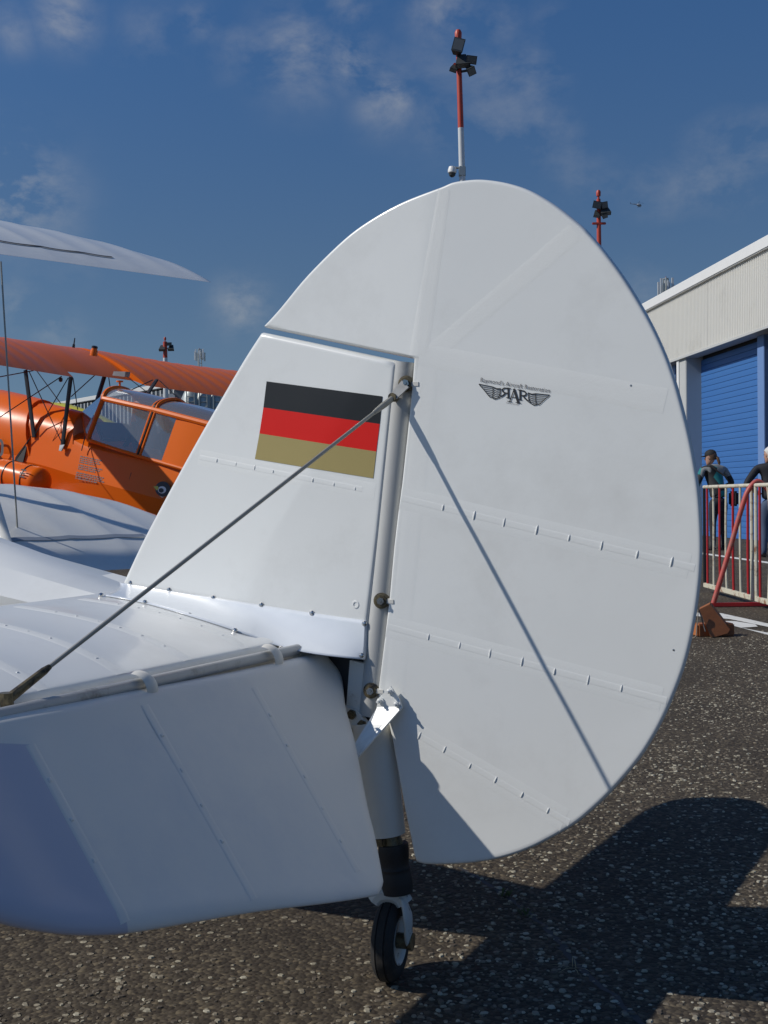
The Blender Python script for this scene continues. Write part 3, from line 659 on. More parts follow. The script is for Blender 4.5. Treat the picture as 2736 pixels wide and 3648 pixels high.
def build_tail_details():
    # hinge tube along the tailplane's trailing edge
    z = HP + SN * .006
    a = vec(z + np.array([0.012, -.085, 0])); b = vec(z + np.array([0.012, -1.1, 0]))
    t = MB().tube([a, b], .0115, 14).build('hinge_tube', M['hinge'], hero)
    for (u, v) in ((487, 2478), (957, 2388)):
        c = elev_xy(u, v)
        V = []; F = []; n = 12
        for i in range(n + 1):
            q = math.pi * (i / n) * .62 - .25
            for j, w in enumerate((-.015, -.005, .006, .015)):
                wid = 1 - .5 * (j / 3) * math.sin(math.pi * i / n) * 0
                r = .030 - (.004 if j in (0, 3) else 0)
                p = HP + np.array([.012, c[0] + w + .010 * (i / n), 0]) + SN * 0 + (SN * math.cos(q) + np.array([math.cos(ALPHA), 0, -math.sin(ALPHA)]) * math.sin(q)) * r
                V.append(p)
        for i in range(n):
            for j in range(3): F.append((i * 4 + j, i * 4 + j + 1, (i + 1) * 4 + j + 1, (i + 1) * 4 + j))
        mesh_obj('hinge_cover', V, F, M['oldwhite'], t)
    # brace wire with fork ends
    top = vec(HF.y(1447, 1368, -.034)); lug = vec(HF.y(1402, 1416, -.040)); low = vec(HF.x(22, 2496, HP[0] - .02)); 
    fork_t = lug + (low - lug) * .055; fork_b = lug + (low - lug) * .925
    w = MB().tube([fork_t, fork_b], .0037, 10).build('brace_wire', M['wire'], hero)
    MB().tube([lug, lug + (fork_t - lug) * .6, fork_t, fork_t + (low - lug) * .012], [.0062, .0066, .0056, .0043], 10).build('wire_fork', M['wire'], w)
    MB().tube([fork_b - (low - lug) * .012, fork_b, fork_b + (low - fork_b) * .55, low], [.0043, .0065, .0075, .0085], 10).build('wire_fork', M['oily'], w)
    MB().lathe([(.009, -.008), (.009, .008)], lug, (0, -1, 0), 10).build('clevis_pin', M['oily'], w)
    MB().lathe([(.011, -.012), (.011, .012)], low, (0, 0, 1), 10).build('clevis_pin', M['oily'], w)
    d = (lug - top); s_ = Vector((d.z, 0, -d.x)).normalized() * .008
    MB().prism([top + s_ * 1.3, lug + s_, lug - s_, top - s_ * 1.3], (0, -.005, 0)).build('wire_lug', M['post'], w, angle=20)
    # curved sheet fairing between fin and tailplane
    U = [(426, 2074), (600, 2103), (760, 2128), (930, 2155), (1110, 2183), (1316, 2212)]
    Lo = [(371, 2122), (506, 2146), (675, 2194), (844, 2249), (1021, 2313), (1180, 2338), (1300, 2350)]
    U = catmull(U, 6); Lo = catmull(Lo, 6); n = 40; m = 12; V = []; F = []
    def pick(P, k): q = k * (len(P) - 1); i = min(int(q), len(P) - 2); return P[i] + (P[i + 1] - P[i]) * (q - i)
    rows = []
    for i in range(n + 1):
        k = i / n; pu = pick(U, k); pl = pick(Lo, k)
        h = fin_skin.h(fz(*pu))[0]; a = HF.y(pu[0], pu[1], -h - .0015); a[1] = -h - .0015
        hs = .033 * (1 - k) + .014 * k
        if k < .76:
            for _ in range(3):
                xy = stab_xy(pl[0], pl[1], hs); hs = float(stab_skin.h((min(xy[0], -.05), min(max(xy[1], .02), .49)))[0]) + .002
            b = HF.pl(pl[0], pl[1], HP + SN * hs, SN); yt = b[1]; kt = k
        else:
            b = HF.y(pl[0], pl[1], yt + (k - kt) / (1 - kt) * (-.031 - yt))
        c = np.array([(a[0] + b[0]) / 2, a[1] * .8 + b[1] * .2, a[2] * .28 + b[2] * .72]); rows.append((a, b))
        for j in range(m + 1):
            t_ = j / m; V.append(a * (1 - t_) ** 2 + 2 * c * t_ * (1 - t_) + b * t_ ** 2)
    for i in range(n):
        for j in range(m): F.append((i * (m + 1) + j, i * (m + 1) + j + 1, (i + 1) * (m + 1) + j + 1, (i + 1) * (m + 1) + j))
    G = np.array(V).reshape(n + 1, m + 1, 3)
    for _ in range(14):
        H2 = G.copy(); H2[22:-2, 1:] = .5 * G[22:-2, 1:] + .25 * (G[21:-3, 1:] + G[23:-1, 1:]); G = H2
    V = [tuple(p) for p in G.reshape(-1, 3)]
    fr = mesh_obj('fairing_sheet', V, F, M['sheet'], hero)
    sm = fr.modifiers.new('thickness', 'SOLIDIFY'); sm.thickness = .0012; sm.offset = 0
    Vn = np.array(V)
    def screw(px):
        # nearest sheet vertex along the ray through that point of the sheet
        c = HF.loc(EYE); d = HF.dl(*px); d = d / np.linalg.norm(d); q = Vn - c; dist = np.linalg.norm(q - np.outer(q @ d, d), axis=1); i = int(dist.argmin())
        p = vec(Vn[i]); p = vec(c + d * (q[i] @ d))
        nn = Vector((0.0, -1, .15)) if px[1] < 2120 + (px[0] - 460) * .20 + 60 and px[0] > 440 else Vector((.1, -.5, 1))
        MB().lathe([(.0058, -.001), (.0055, .002), (.0035, .004), (0, .0046)], p, nn, 12).build('screw', M['steel'], fr)
    for p in ((465, 2076), (602, 2101), (760, 2130), (931, 2155), (1111, 2184), (1298, 2221), (1288, 2335)): screw(p)
    for p in ((360, 2120), (517, 2146), (676, 2192), (838, 2247), (1001, 2310)): screw(p)
build_tail_details()

def build_tailwheel():
    a = vec(HF.y(1326, 2570, 0)); b = vec(HF.y(1378, 2972, 0)); ax = (b - a).normalized()
    leg = MB().tube([a, a + (b - a) * .1, b], [.046, .045, .039], 24).build('tail_leg', M['oldwhite'], hero)
    c = vec(HF.y(1400, 3005, 0)); MB().tube([b + ax * -.01, c + ax * .01], .024, 16).build('leg_collar', M['oily'], leg)
    MB().box(b + ax * .008 + Vector((.0, -.03, 0)), (.02, .012, .018), bevel=.003).build('collar_clamp', M['oily'], leg)
    e = vec(HF.y(1418, 3180, 0)); pts = []; rr = []
    for i in range(25):
        k = i / 24; pts.append(c + (e - c) * k); rr.append(.030 + .0016 * math.sin(k * 9.5 + .6) + (.002 if abs(k - .5) < .03 else 0) + .002 * k)
    MB().tube(pts, rr, 22).build('rubber_gaiter', M['rubber'], leg)
    wc = vec(HF.z(1392, 3347, .0835)); r = .0835
    phi = R(17); ax_w = np.array([math.cos(phi), -math.sin(phi), 0]); axl = vec((ax_w @ HF.A, ax_w @ HF.S, 0)); fw = Vector((0, 0, 1)).cross(axl)
    wheel = None
    prof = [(.044, -.017), (.050, -.021), (.062, -.0235), (.072, -.0215), (.079, -.0155), (.0815, -.011), (.0825, -.0105), (.0805, -.009), (.0805, -.0075), (.0833, -.007), (.0835, 0), (.0833, .007), (.0805, .0075), (.0805, .009), (.0825, .0105), (.0815, .011), (.079, .0155), (.072, .0215), (.062, .0235), (.050, .021), (.044, .017), (.044, -.017)]
    wheel = MB().lathe(prof, wc, axl, 48).build('tailwheel', M['tyre'], hero)
    MB().lathe([(.0, -.012), (.046, -.017), (.047, -.021), (.044, -.020), (.036, -.013), (.030, .006), (.036, .013), (.044, .021), (.049, .0225), (.048, .018), (.0, .012)], wc, axl, 32).build('rim', M['chipwhite'], wheel)
    MB().lathe([(.016, -.03), (.016, .036), (.011, .038), (.011, .045), (0, .045)], wc, axl, 14).build('hub', M['oily'], wheel)
    # fork: crown band above the tyre, side arms down to the axle
    crown = e + Vector((0, 0, -.006))
    for s_ in (1,):
        pts = [crown, wc + axl * (s_ * .026) + Vector((0, 0, .088)) + fw * .0, wc + axl * (s_ * .040) + Vector((0, 0, .060)) - fw * .012, wc + axl * (s_ * .040) + Vector((0, 0, .02)) - fw * .006, wc + axl * (s_ * .040)]
        pts = [vec(p) for p in catmull([tuple(p) for p in pts], 5)]
        kk = len(pts); rr = [(.007, .016 + .008 * math.sin(math.pi * i / (kk - 1))) for i in range(kk)]
        MB().tube(pts, rr, 14, flat=axl).build('fork_arm', M['chipwhite'], wheel)
        MB().lathe([(.018, -.004), (.018, .004)], wc + axl * (s_ * .044), axl, 16).build('axle_washer', M['oily'], wheel)
    MB().tube([vec(p) for p in catmull([tuple(wc + axl * x + Vector((0, 0, z))) for x, z in ((-.03, .078), (-.02, .091), (0, .096), (.02, .091), (.03, .078))], 4)], (.020), 10).build('fork_crown', M['chipwhite'], wheel)
build_tailwheel()

def build_fuselage():
    def lin(p, q, y):
        a = HF.y(*p, y); b = HF.y(*q, y); k = (a[2] - b[2]) / (a[0] - b[0]); return lambda x: b[2] + k * (x - b[0])
    zS = lin((0, 1931), (398, 2081), 0.0); zF = lin((0, 1878), (430, 2064), .085); zB = lin((0, 2017), (351, 2119), -.105)
    print('FUS', [(x, round(zS(x), 3), round(zF(x), 3), round(zB(x), 3)) for x in (-.3, -.6, -1, -1.5)])
    secs = []
    for x in (-.16, -.35, -.6, -.8, -1.0, -1.3, -1.7, -2.2, -2.8, -3.4, -4.0, -4.6, -5.2):
        k = min(1, max(0, (-x - .16) / 2.6)); w = (.055 + .33 * k) * (1 if x > -.5 else 1.25)
        if x >= -2.2: s0, f0, b0 = zS(x), zF(x), zB(x)
        else:
            dz = (-2.2 - x) * .19; s0, f0, b0 = zS(-2.2) + dz, zF(-2.2) + dz, zB(-2.2) + dz
        if -1.0 < x: f0 = min(f0, s0 + .004)
        zm = b0 - .10 - .18 * k; zb = min(.50 + (-x) * .12, zm - .05)
        sc = 1 if x < -.5 else .5 + (-x - .16) / .34 * .5
        secs.append([(x, 0, zb - .03), (x, -w * .8, zb), (x, -w, zm), (x, -(.135 + .14 * k) * sc - .01, (b0 + zm) / 2 + .03), (x, -.105 * sc, b0), (x, -.05 * sc, (s0 * .62 + b0 * .38) + .004), (x, 0, s0), (x, .05 * sc, s0 - .004), (x, .09 * sc, b0 + .01), (x, (.135 + .10 * k) * sc, (b0 + zm) / 2 + .03), (x, w, zm), (x, w * .8, zb)])
    mb = MB(); mb.loft(secs)
    f = mb.build('fuselage', M['white'], hero, angle=14)
    xn = -5.2; c = Vector((xn, 0, (secs[-1][6][2] + secs[-1][0][2]) / 2))
    MB().lathe([(.40, 0), (.42, .2), (.36, .5), (.2, .62), (0, .66)], c, (-1, 0, .2), 24).build('engine_cowl', M['white'], hero)
    for s_ in (-1, 1):
        a = Vector((-4.6, s_ * .3, .95)); b = Vector((-4.75, s_ * .8, .28)); g = MB().tube([a, b], (.035), 12).build('gear_leg', M['white'], hero)
        MB().lathe([(.10, -.06), (.22, -.08), (.28, -.04), (.28, .04), (.22, .08), (.10, .06)], (b.x, b.y, .28), (0, 1, 0), 28).build('main_wheel', M['tyre'], g)
build_fuselage()

def airfoil(n=15):
    us = [(1 - math.cos(math.pi * i / n)) / 2 for i in range(n + 1)]
    th = lambda u: .6 * (.2969 * math.sqrt(u) - .126 * u - .3516 * u * u + .2843 * u ** 3 - .1015 * u ** 4)
    cm = lambda u: .14 * u * (1 - u)
    top = [(u, cm(u) + th(u)) for u in us[::-1]]; bot = [(u, cm(u) - th(u) * .75) for u in us[1:]]
    return top + bot[:-1]
AF = airfoil()
def wing(name, stations, inc, m, parent, rib=.30, sag=.010, thick=1.0):
    """stations: (y, xLE, xTE, zTE, thickness factor); inc = nose-up angle of the chord"""
    secs = []
    ys = [s[0] for s in stations]
    lo, hi = min(ys), max(ys); cnt = max(2, int((hi - lo) / .05)); fine = sorted(set([round(lo + (hi - lo) * i / cnt, 4) for i in range(cnt + 1)] + ys))
    st = sorted(stations)
    for y in fine:
        i = max(0, min(len(st) - 2, sum(1 for s in st if s[0] <= y) - 1)); a, b = st[i], st[i + 1]; t = (y - a[0]) / (b[0] - a[0] + 1e-9)
        _, xl, xt, zt, tf = [a[q] + (b[q] - a[q]) * t for q in range(5)]
        c = xt - xl; ph = abs(math.sin(math.pi * y / rib)); sg = sag * ph ** .8
        sec = []
        for (u, w) in AF:
            ww = w * c * tf * thick
            if w > 0: ww -= sg * math.sin(math.pi * min(1, max(0, u))) * min(1, tf * 1.5)
            d = (1 - u) * c
            sec.append((xt - d * math.cos(inc) + ww * math.sin(inc), y, zt + d * math.sin(inc) + ww * math.cos(inc)))
        secs.append(sec)
    mb = MB(); mb.loft(secs); return mb.build(name, m, parent, angle=70)
def build_hero_wings():
    inc = R(18.0)
    for s_ in (1, -1):
        # swept upper and lower wings with rounded tips
        xt = lambda y: -4.05 + .20 * y
        st = [(s_ * y, xt(y) - c, xt(y) - d, 2.225 + .036 * y + dz, tf) for (y, c, d, dz, tf) in ((.12, 1.22, 0, 0, 1), (1.5, 1.22, 0, 0, 1), (2.8, 1.22, 0, 0, 1), (3.25, 1.18, .0, .0, 1), (3.5, 1.10, .0, .0, 1), (3.66, .97, .0, .0, 1), (3.79, .80, .0, .0, 1.05), (3.87, .64, .0, .0, 1.1), (3.91, .50, .02, .004, 1.0), (3.925, .42, .06, .012, .5))]
        if s_ == 1: print('UPPERTIP', st[-1])
        wg = wing('upper_wing', st, inc, M['white'], hero, rib=.28, sag=.010)
        xl = lambda y: -3.45 + .20 * y
        st = [(s_ * y, xl(y) - c, xl(y) - d, .656 - .005 * y + dz, tf) for (y, c, d, dz, tf) in ((.30, 1.22, 0, 0, 1), (1.5, 1.22, 0, 0, 1), (2.8, 1.22, 0, 0, 1), (3.1, 1.15, .0, .0, .9), (3.32, 1.02, .01, .004, .75), (3.46, .84, .03, .008, .6), (3.56, .60, .08, .02, .42), (3.61, .36, .18, .05, .25))]
        lw = wing('lower_wing', st, R(21), M['white'], hero, rib=.28, sag=.009)
        # aileron gaps: thin dark slots following the wing surface, and the connecting rod
        def slot(fx, y0, y1, u, base, inc, par, w=.02, sg_=.010):
            V = []; F = []; n = 30
            for i in range(n + 1):
                y = y0 + (y1 - y0) * i / n; c = 1.22; 
                for q, uu in enumerate((u - w / c, u + w / c)):
                    ww = -sg_ * abs(math.sin(math.pi * y / .28)) ** .8 * math.sin(math.pi * uu) + (.14 * uu * (1 - uu) + .6 * (.2969 * math.sqrt(uu) - .126 * uu - .3516 * uu * uu + .2843 * uu ** 3 - .1015 * uu ** 4)) * c + .004
                    d = (1 - uu) * c
                    V.append((fx(y) - d * math.cos(inc) + ww * math.sin(inc), s_ * y, base(y) + d * math.sin(inc) + ww * math.cos(inc)))
            for i in range(n): F.append((2 * i, 2 * i + 1, 2 * i + 3, 2 * i + 2))
            mesh_obj('aileron_gap', V, F, M['dark'] if par.name.startswith('upper') else M['bluegrey'], par)
        slot(xt, 1.5, 3.3, .84, lambda y: 2.225 + .036 * y, inc, wg, .009)
        slot(xl, 1.2, 3.0, .76, lambda y: .656 - .005 * y, R(21), lw, .016, .009)
        yr = 2.30
        ra, rb = HF.y(3, 932, yr), HF.y(63, 1900, yr)
        MB().tube([(ra[0], s_ * yr, ra[2]), (rb[0], s_ * yr, rb[2])], .0045, 8).build('aileron_rod', M['wire'], hero)
        for (dx, top_dx) in ((-.25, -.25), (-.95, -.95)):
            yy = 2.15; p = Vector((xt(yy) + dx, s_ * yy, 2.27 - dx * .2)); q = Vector((xl(yy) + dx, s_ * yy, .72 - dx * .3))
            MB().tube([p, q], [(.035, .014)] * 2, 10, flat=(1, 0, 0)).build('interplane_strut', M['white'], hero)
build_hero_wings()

# ------------------------------------------------------------------ the orange biplane
def build_orange():
    P0 = at(121, 1552, 13.7); S = np.array([-math.sin(YAW), math.cos(YAW), 0]); O = P0 + .38 * S; O[2] = 0
    F = Frame(O, YAW)
    root = empty('orange_biplane', tuple(O), YAW, 'orange biplane with a clear canopy parked behind the white wings', 'airplane')
    Z4 = lambda x, y: (x * .33755, 1150 + y * .33755)
    Z8 = lambda x, y: (400 + x * .30139, 1100 + y * .30139)
    def q(p, y): return vec(F.y(p[0], p[1], y))
    # --- fuselage: decking, upper side panel, lower side panel
    def line(pts, y):
        P = sorted([tuple(F.y(*p, y)[[0, 2]]) for p in pts]); xs = [p[0] for p in P]; zs = [p[1] for p in P]
        k0 = (zs[1] - zs[0]) / (xs[1] - xs[0]); k1 = (zs[-1] - zs[-2]) / (xs[-1] - xs[-2])
        def f(x):
            if x < xs[0]: return zs[0] + .6 * k0 * (x - xs[0])
            if x > xs[-1]: return zs[-1] + k1 * (x - xs[-1])
            return float(np.interp(x, xs, zs))
        return f
    zt = line([Z4(0, 748), Z4(280, 800), Z4(600, 868), Z4(870, 935)], 0)
    zl = line([Z4(340, 1190), Z4(650, 1275), Z4(1000, 1380), Z4(1650, 1530)], -.365)
    zw = line([Z4(400, 1488), Z4(1090, 1700), Z4(1650, 1850)], -.42)
    secs = []
    for x in (-.75, -.35, 0.0, .2, .455, .47, .75, 1.0, 1.4, 1.8, 2.3, 3.0, 3.8, 4.6, 5.2):
        k = max(0, (x - 1.8) / 3.4); n = 1 - .86 * k
        t, l, w = zt(min(x, .42)) - max(0, x - .42) * .235 - max(0, x - 1.8) * .02, zl(x), zw(x)
        if x > .46: t = min(t, l + .16 + (.05 if x > 1.9 else 0))
        mid = (l + w) / 2
        arc = [(-.365 * n * math.cos(a), l + (t - l) * math.sin(a)) for a in np.linspace(0, math.pi, 11)]
        sl_ = .12 if .44 < x < .48 else 0
        pts = [(x + sl_ * (abs(yy) / .365) ** 2, yy, zz) for yy, zz in arc] + [(x, .42 * n, w), (x, .30 * n, w - .42 * n), (x, 0, w - .46 * n), (x, -.30 * n, w - .42 * n), (x, -.42 * n, w)]
        secs.append(pts)
    fus = MB().loft(secs).build('fuselage', M['orange'], root, angle=22)
    # cowling ahead of the firewall
    cs = []
    for x, g in ((-.02, 1.02), (-.25, 1.04), (-.7, 1.05), (-1.2, .98), (-1.6, .85), (-1.8, .65)):
        c0 = (zt(max(x, -1.0)) + zw(x) - .30) / 2 ; hh = (zt(max(x, -1.0)) - (zw(x) - .42)) / 2 * g
        cs.append([(x + .28 * (-math.sin(a)) * .5 - .05, -.41 * g * math.cos(a) , c0 + hh * math.sin(a)) for a in np.linspace(0, 2 * math.pi, 28, endpoint=False)])
    MB().loft(cs).build('engine_cowl', M['orange'], root)
    # firewall gap
    MB().prism([q(Z4(335, 1195), -.40), q(Z4(300, 1260), -.40), q(Z4(250, 1470), -.43), q(Z4(160, 1480), -.43), q(Z4(170, 1420), -.43)], (0, -.012, 0)).build('cowl_gap', M['dark'], root, smooth=False)
    # --- wings
    inc = R(21)
    zTE = 2.395
    def st(rows): return [(y, xl, xt, z, tf) for (y, xl, xt, z, tf) in rows]
    wing('upper_wing_panel', st([(-4.1, .45, 1.0, zTE + .10, .4), (-3.9, .15, 1.05, zTE + .05, .7), (-3.4, -.35 + .25, 1.05, zTE + .02, 1), (-.50, -.62, .72, zTE, 1)]), inc, M['orange'], root, rib=.26, sag=.02, thick=1.25)
    wing('wing_centre_section', st([(-.495, -.62, .52, zTE + .085, 1), (.70, -.62, .58, zTE + .065, 1)]), inc, M['orange'], root, rib=.6, sag=.012, thick=1.3)
    wing('upper_wing_panel', st([(.705, -.62, .78, zTE - .005, 1), (2.2, -.40, 1.0, zTE - .06, 1), (3.4, -.2, 1.2, zTE - .07, 1), (3.9, .15, 1.15, zTE - .03, .7), (4.1, .45, 1.05, zTE, .4)]), inc, M['orange'], root, rib=.26, sag=.02, thick=1.25)
    for s_ in (-1, 1):
        wing('lower_wing', st([(s_ * .35, -.45, .85, .60, 1), (s_ * 3.4, -.1, 1.15, .70, 1), (s_ * 3.9, .3, 1.15, .75, .6), (s_ * 4.05, .6, 1.05, .8, .4)]), R(13), M['orange'], root, rib=.26, sag=.02)
    # fuel cap, aerial, mirror under the centre section
    a, b = q(Z4(775, 262), -.0), q(Z4(790, 160), 0)
    MB().tube([a, a + (b - a) * .35, a + (b - a) * .36, b], [.018, .014, .008, .006], 8).build('aerial', M['blackmetal'], root)
    c = q(Z4(998, 268), 0); MB().lathe([(.045, -.09), (.042, -.03), (.032, -.01), (.034, .01), (.02, .02), (0, .022)], c, (.2, 0, 1), 16).build('fuel_cap', M['orange'], root)
    MB().lathe([(.036, .0), (.035, .022), (.015, .03), (0, .03)], c, (.2, 0, 1), 12).build('cap_ring', M['blackmetal'], root)
    MB().prism([q(Z4(1200, 512), -.05), q(Z4(1325, 515), -.05), q(Z4(1315, 570), -.05), q(Z4(1185, 555), -.05)], (.03, .05, 0)).build('mirror', M['greymetal'], root, angle=20)
    # --- cabane struts
    def strut(p, y0, r, y1, w=.030):
        a, b = q(p, y0), q(r, y1); MB().tube([a, b + (b - a).normalized() * .02], [(w, .014), (w, .014)], 10, flat=(1, 0, 0)).build('cabane_strut', M['blackmetal'], root)
        return a, b
    s1t, s1b = strut(Z4(268, 500), -.36, Z4(358, 1190), -.385); s2t, s2b = strut(Z4(748, 570), -.36, Z4(660, 1290), -.39)
    MB().prism([q(Z4(640, 1290), -.405), q(Z4(690, 1285), -.405), q(Z4(655, 1355), -.42), q(Z4(630, 1350), -.42)], (0, -.015, 0)).build('strut_foot', M['greymetal'], root, angle=20)
    strut(Z4(1110, 540), .50, Z4(1030, 800), .42, .034); strut(Z8(525, 840), .75, Z8(400, 1030), .55, .030)
    # --- bracing wires
    def wire(a, ya, b, yb, r=.006): MB().tube([q(a, ya), q(b, yb)], r, 6).build('bracing_wire', M['blackmetal'], root)
    for w_ in ((Z4(350, 505), -.36, Z4(0, 570), -.9), (Z4(720, 580), -.36, Z4(375, 1170), -.39), (Z4(310, 520), -.36, Z4(655, 1270), -.40), (Z4(650, 565), -.3, Z4(0, 995), -1.1),
               (Z4(770, 580), -.3, Z4(820, 915), -.2), (Z4(390, 510), .3, Z4(640, 850), .1), (Z4(1020, 535), .2, Z4(750, 780), -.0), (Z4(1145, 560), .4, Z4(1165, 700), .3), (Z8(560, 850), .75, Z8(840, 1115), .6), (Z8(480, 840), .7, Z8(225, 960), .5), (Z8(175, 805), .6, Z8(390, 970), .5),
               (Z4(0, 1410), -.62, Z4(370, 1810), -.62), (Z4(0, 1490), -.65, Z4(350, 1815), -.65), (Z4(900, 1195), -.38, Z4(860, 1350), -.41)): wire(*w_)
    MB().lathe([(0, -.03), (.02, -.02), (.024, 0), (.02, .02), (0, .03)], q(Z4(640, 600), -.3), (0, 0, 1), 10).build('pulley', M['blackmetal'], root)
    # --- smoke tank under the fuselage side
    a = q(Z4(30, 1590), -.66); b = q(Z4(440, 1690), -.66); ax = (b - a).normalized(); r = .172
    prof = [(0, -.12), (.08, -.11), (.15, -.05), (r, 0)] + [(r, h) for h in np.linspace(.05, (b - a).length - .06, 4)]
    Lh = (b - a).length - .06
    prof += [(r * math.cos(t), Lh + .13 * math.sin(t)) for t in np.linspace(.2, math.pi / 2, 8)]
    tk = MB().lathe(prof, a, ax, 32).build('smoke_tank', M['orange'], root)
    for h in (.16, .44):
        MB().lathe([(r + .001, -.006), (r + .007, -.005), (r + .007, .005), (r + .001, .006)], a + ax * h, ax, 32).build('tank_strap', M['blackmetal'], tk)
    for i, (x0, y0) in enumerate(((225, 1540), (212, 1575), (205, 1610))):
        MB().prism([q(Z4(x0, y0), -.835), q(Z4(x0 + 55, y0 + 12), -.838), q(Z4(x0 + 52, y0 + 26), -.838), q(Z4(x0 - 3, y0 + 14), -.835)], (0, -.003, 0)).build('tank_print', M['ink2'], tk, smooth=False)
    # dark machinery at the lower left corner of the tank
    MB().box(q(Z4(60, 1790), -.5), (.5, .2, .12), bevel=.02).build('undercarriage_frame', M['blackmetal'], root)
    for s_ in (-1, 1):
        b = Vector((-.55, s_ * .85, .28)); g = MB().tube([Vector((-.3, s_ * .4, 1.05)), b], .04, 10).build('gear_leg', M['orange'], root)
        MB().lathe([(.10, -.06), (.22, -.08), (.28, -.04), (.28, .04), (.22, .08), (.10, .06)], b, (0, 1, 0), 24).build('main_wheel', M['tyre'], g)
    # tail hidden behind the white fin
    MB().prism([(4.7, -.02, .95), (5.45, -.02, .75), (5.75, -.02, 1.3), (5.5, -.02, 1.8), (5.15, -.02, 1.75)], (0, .04, 0)).build('fin', M['orange'], root, angle=20)
    MB().prism([(4.5, -1.3, .98), (5.2, -1.3, .84), (5.2, 1.3, .84), (4.5, 1.3, .98)], (0, 0, .04)).build('tailplane', M['orange'], root, angle=20)
    # --- canopy: three hoops
    def hoop(base, corner, top, yb=-.365, yc=-.285, n=7):
        B, Cc, T_ = q(base, yb), q(corner, yc), q(top, 0)
        port = [B, B + (Cc - B) * .5, Cc]
        for i in range(1, n):
            t = i / n * math.pi / 2; k = math.sin(t); yy = yc * math.cos(t); fx = Cc.x + (T_.x - Cc.x) * (1 - math.cos(t)); port.append(Vector((fx, yy, Cc.z + (T_.z - Cc.z) * k)))
        return port + [T_] + [Vector((p.x, -p.y, p.z)) for p in port[::-1]]
    H1 = hoop(Z4(925, 1235), Z4(1090, 800), Z4(1265, 690)); H2 = hoop(Z4(1440, 1400), Z4(1610, 915), Z8(715, 1078)); 
    d = H2[0] - H1[0]; d8 = q(Z8(960, 1320), -.285) - H2[2]; H3 = [p + d8 + Vector((.25, 0, -.06)) for p in H2]
    H3[len(H3) // 2].z -= .05
    nh = len(H1); mid = nh // 2
    Fc, Fs = q(Z4(862, 940), 0), q(Z4(895, 1140), -.34); Fs2 = Vector((Fs.x, -Fs.y, Fs.z))
    def pane(name, quads):
        V = []; Fa = []
        for g in quads: b = len(V); V += g; Fa.append(tuple(range(b, b + len(g))))
        return mesh_obj(name, V, Fa, M['glass'], can, smooth=True, angle=50)
    can = MB().tube(H1, .030, 8).build('canopy', M['orange'], root)
    def bar(name, pts, w, t=.012, m='orange'): return MB().tube(pts, w, 8).build(name, M[m], can)
    bar('hoop', H2, .020); bar('hoop', [p + Vector((.055, 0, .006)) for p in H2], .018); bar('hoop_seal', [p + Vector((.028, 0, .006)) * 1.0 + Vector((0, p.y * .03, .004)) for p in H2], .012, m='blackmetal'); bar('hoop', H3, .025)
    for i in (2, nh - 3):
        bar('side_rail', [H1[i], H2[i]], .032); bar('side_rail', [H2[i], H3[i]], .034)
    for i in (0, nh - 1):
        bar('sill_rail', [H1[i], H2[i], H3[i]], .022)
    def smooth_panel(name, A, B, idx):
        V = []; Fa = []; n = 5
        for k in range(n + 1):
            for i in idx:
                p = A[i] + (B[i] - A[i]) * (k / n); c = Vector((p.x, 0, p.z - .3)); V.append(p + (p - c).normalized() * (.012 * math.sin(math.pi * k / n)))
        m_ = len(idx)
        for k in range(n):
            for j in range(m_ - 1): Fa.append((k * m_ + j, k * m_ + j + 1, (k + 1) * m_ + j + 1, (k + 1) * m_ + j))
        return mesh_obj(name, V, Fa, M['glass'], can, angle=60)
    top = list(range(2, nh - 2)); left = [0, 1, 2]; right = [nh - 3, nh - 2, nh - 1]
    smooth_panel('roof_pane', H1, H2, top); smooth_panel('roof_pane', H2, H3, top)
    smooth_panel('side_pane', H1, H2, left); smooth_panel('side_pane', H1, H2, right)
    Hm = [H2[i] + (H3[i] - H2[i]) * .42 for i in range(nh)]
    smooth_panel('side_pane', H2, Hm, left); smooth_panel('side_pane', H2, Hm, right)
    for idx in (left, right):
        o = smooth_panel('rear_side_panel', Hm, H3, idx); o.data.materials.clear(); o.data.materials.append(M['orange'])
    pane('windscreen_pane', [[Fs, H1[0], H1[1], H1[2], H1[3]], [Fs, H1[3], H1[5], H1[mid], Fc]]); pane('windscreen_pane', [[Fs2, H1[nh - 1], H1[nh - 2], H1[nh - 3], H1[nh - 4]], [Fs2, H1[nh - 4], H1[nh - 6], H1[mid], Fc]])
    bar('windscreen_frame', [Fc, Fs, H1[0]], .010); bar('windscreen_frame', [Fc, Fs2, H1[nh - 1]], .010)
    # rear decking behind the canopy
    # cockpit tub, seats, headrests and roll bar seen through the glass
    base = (H1[0] + H3[0]) / 2
    tub = MB().box((base.x, 0, base.z - .05), (1.7, .60, .10), Matrix.Rotation(R(12), 3, 'Y'), bevel=.02).build('cockpit_floor', M['interior'], root)
    for f_, x_ in ((.35, 0), (.62, 0)):
        p = H1[0] + (H3[0] - H1[0]) * f_
        st_ = MB().box((p.x, 0, p.z + .13), (.12, .42, .42), Matrix.Rotation(R(-12), 3, 'Y'), bevel=.04).build('seat_back', M['interior'], root)
        MB().box((p.x - .03, 0, p.z + .40), (.09, .24, .18), Matrix.Rotation(R(-12), 3, 'Y'), bevel=.04).build('headrest', M['interior'], st_)
    p = H1[0] + (H3[0] - H1[0]) * .42
    MB().tube([(p.x - .30, -.2, p.z), (p.x - .05, -.1, p.z + .44), (p.x - .05, .1, p.z + .44), (p.x - .30, .2, p.z)], .03, 8).build('roll_bar', M['blackmetal'], root)
    p = H1[0]; MB().box((p.x + .08, 0, p.z + .10), (.06, .56, .24), Matrix.Rotation(R(-25), 3, 'Y'), bevel=.02).build('instrument_panel', M['interior'], root)
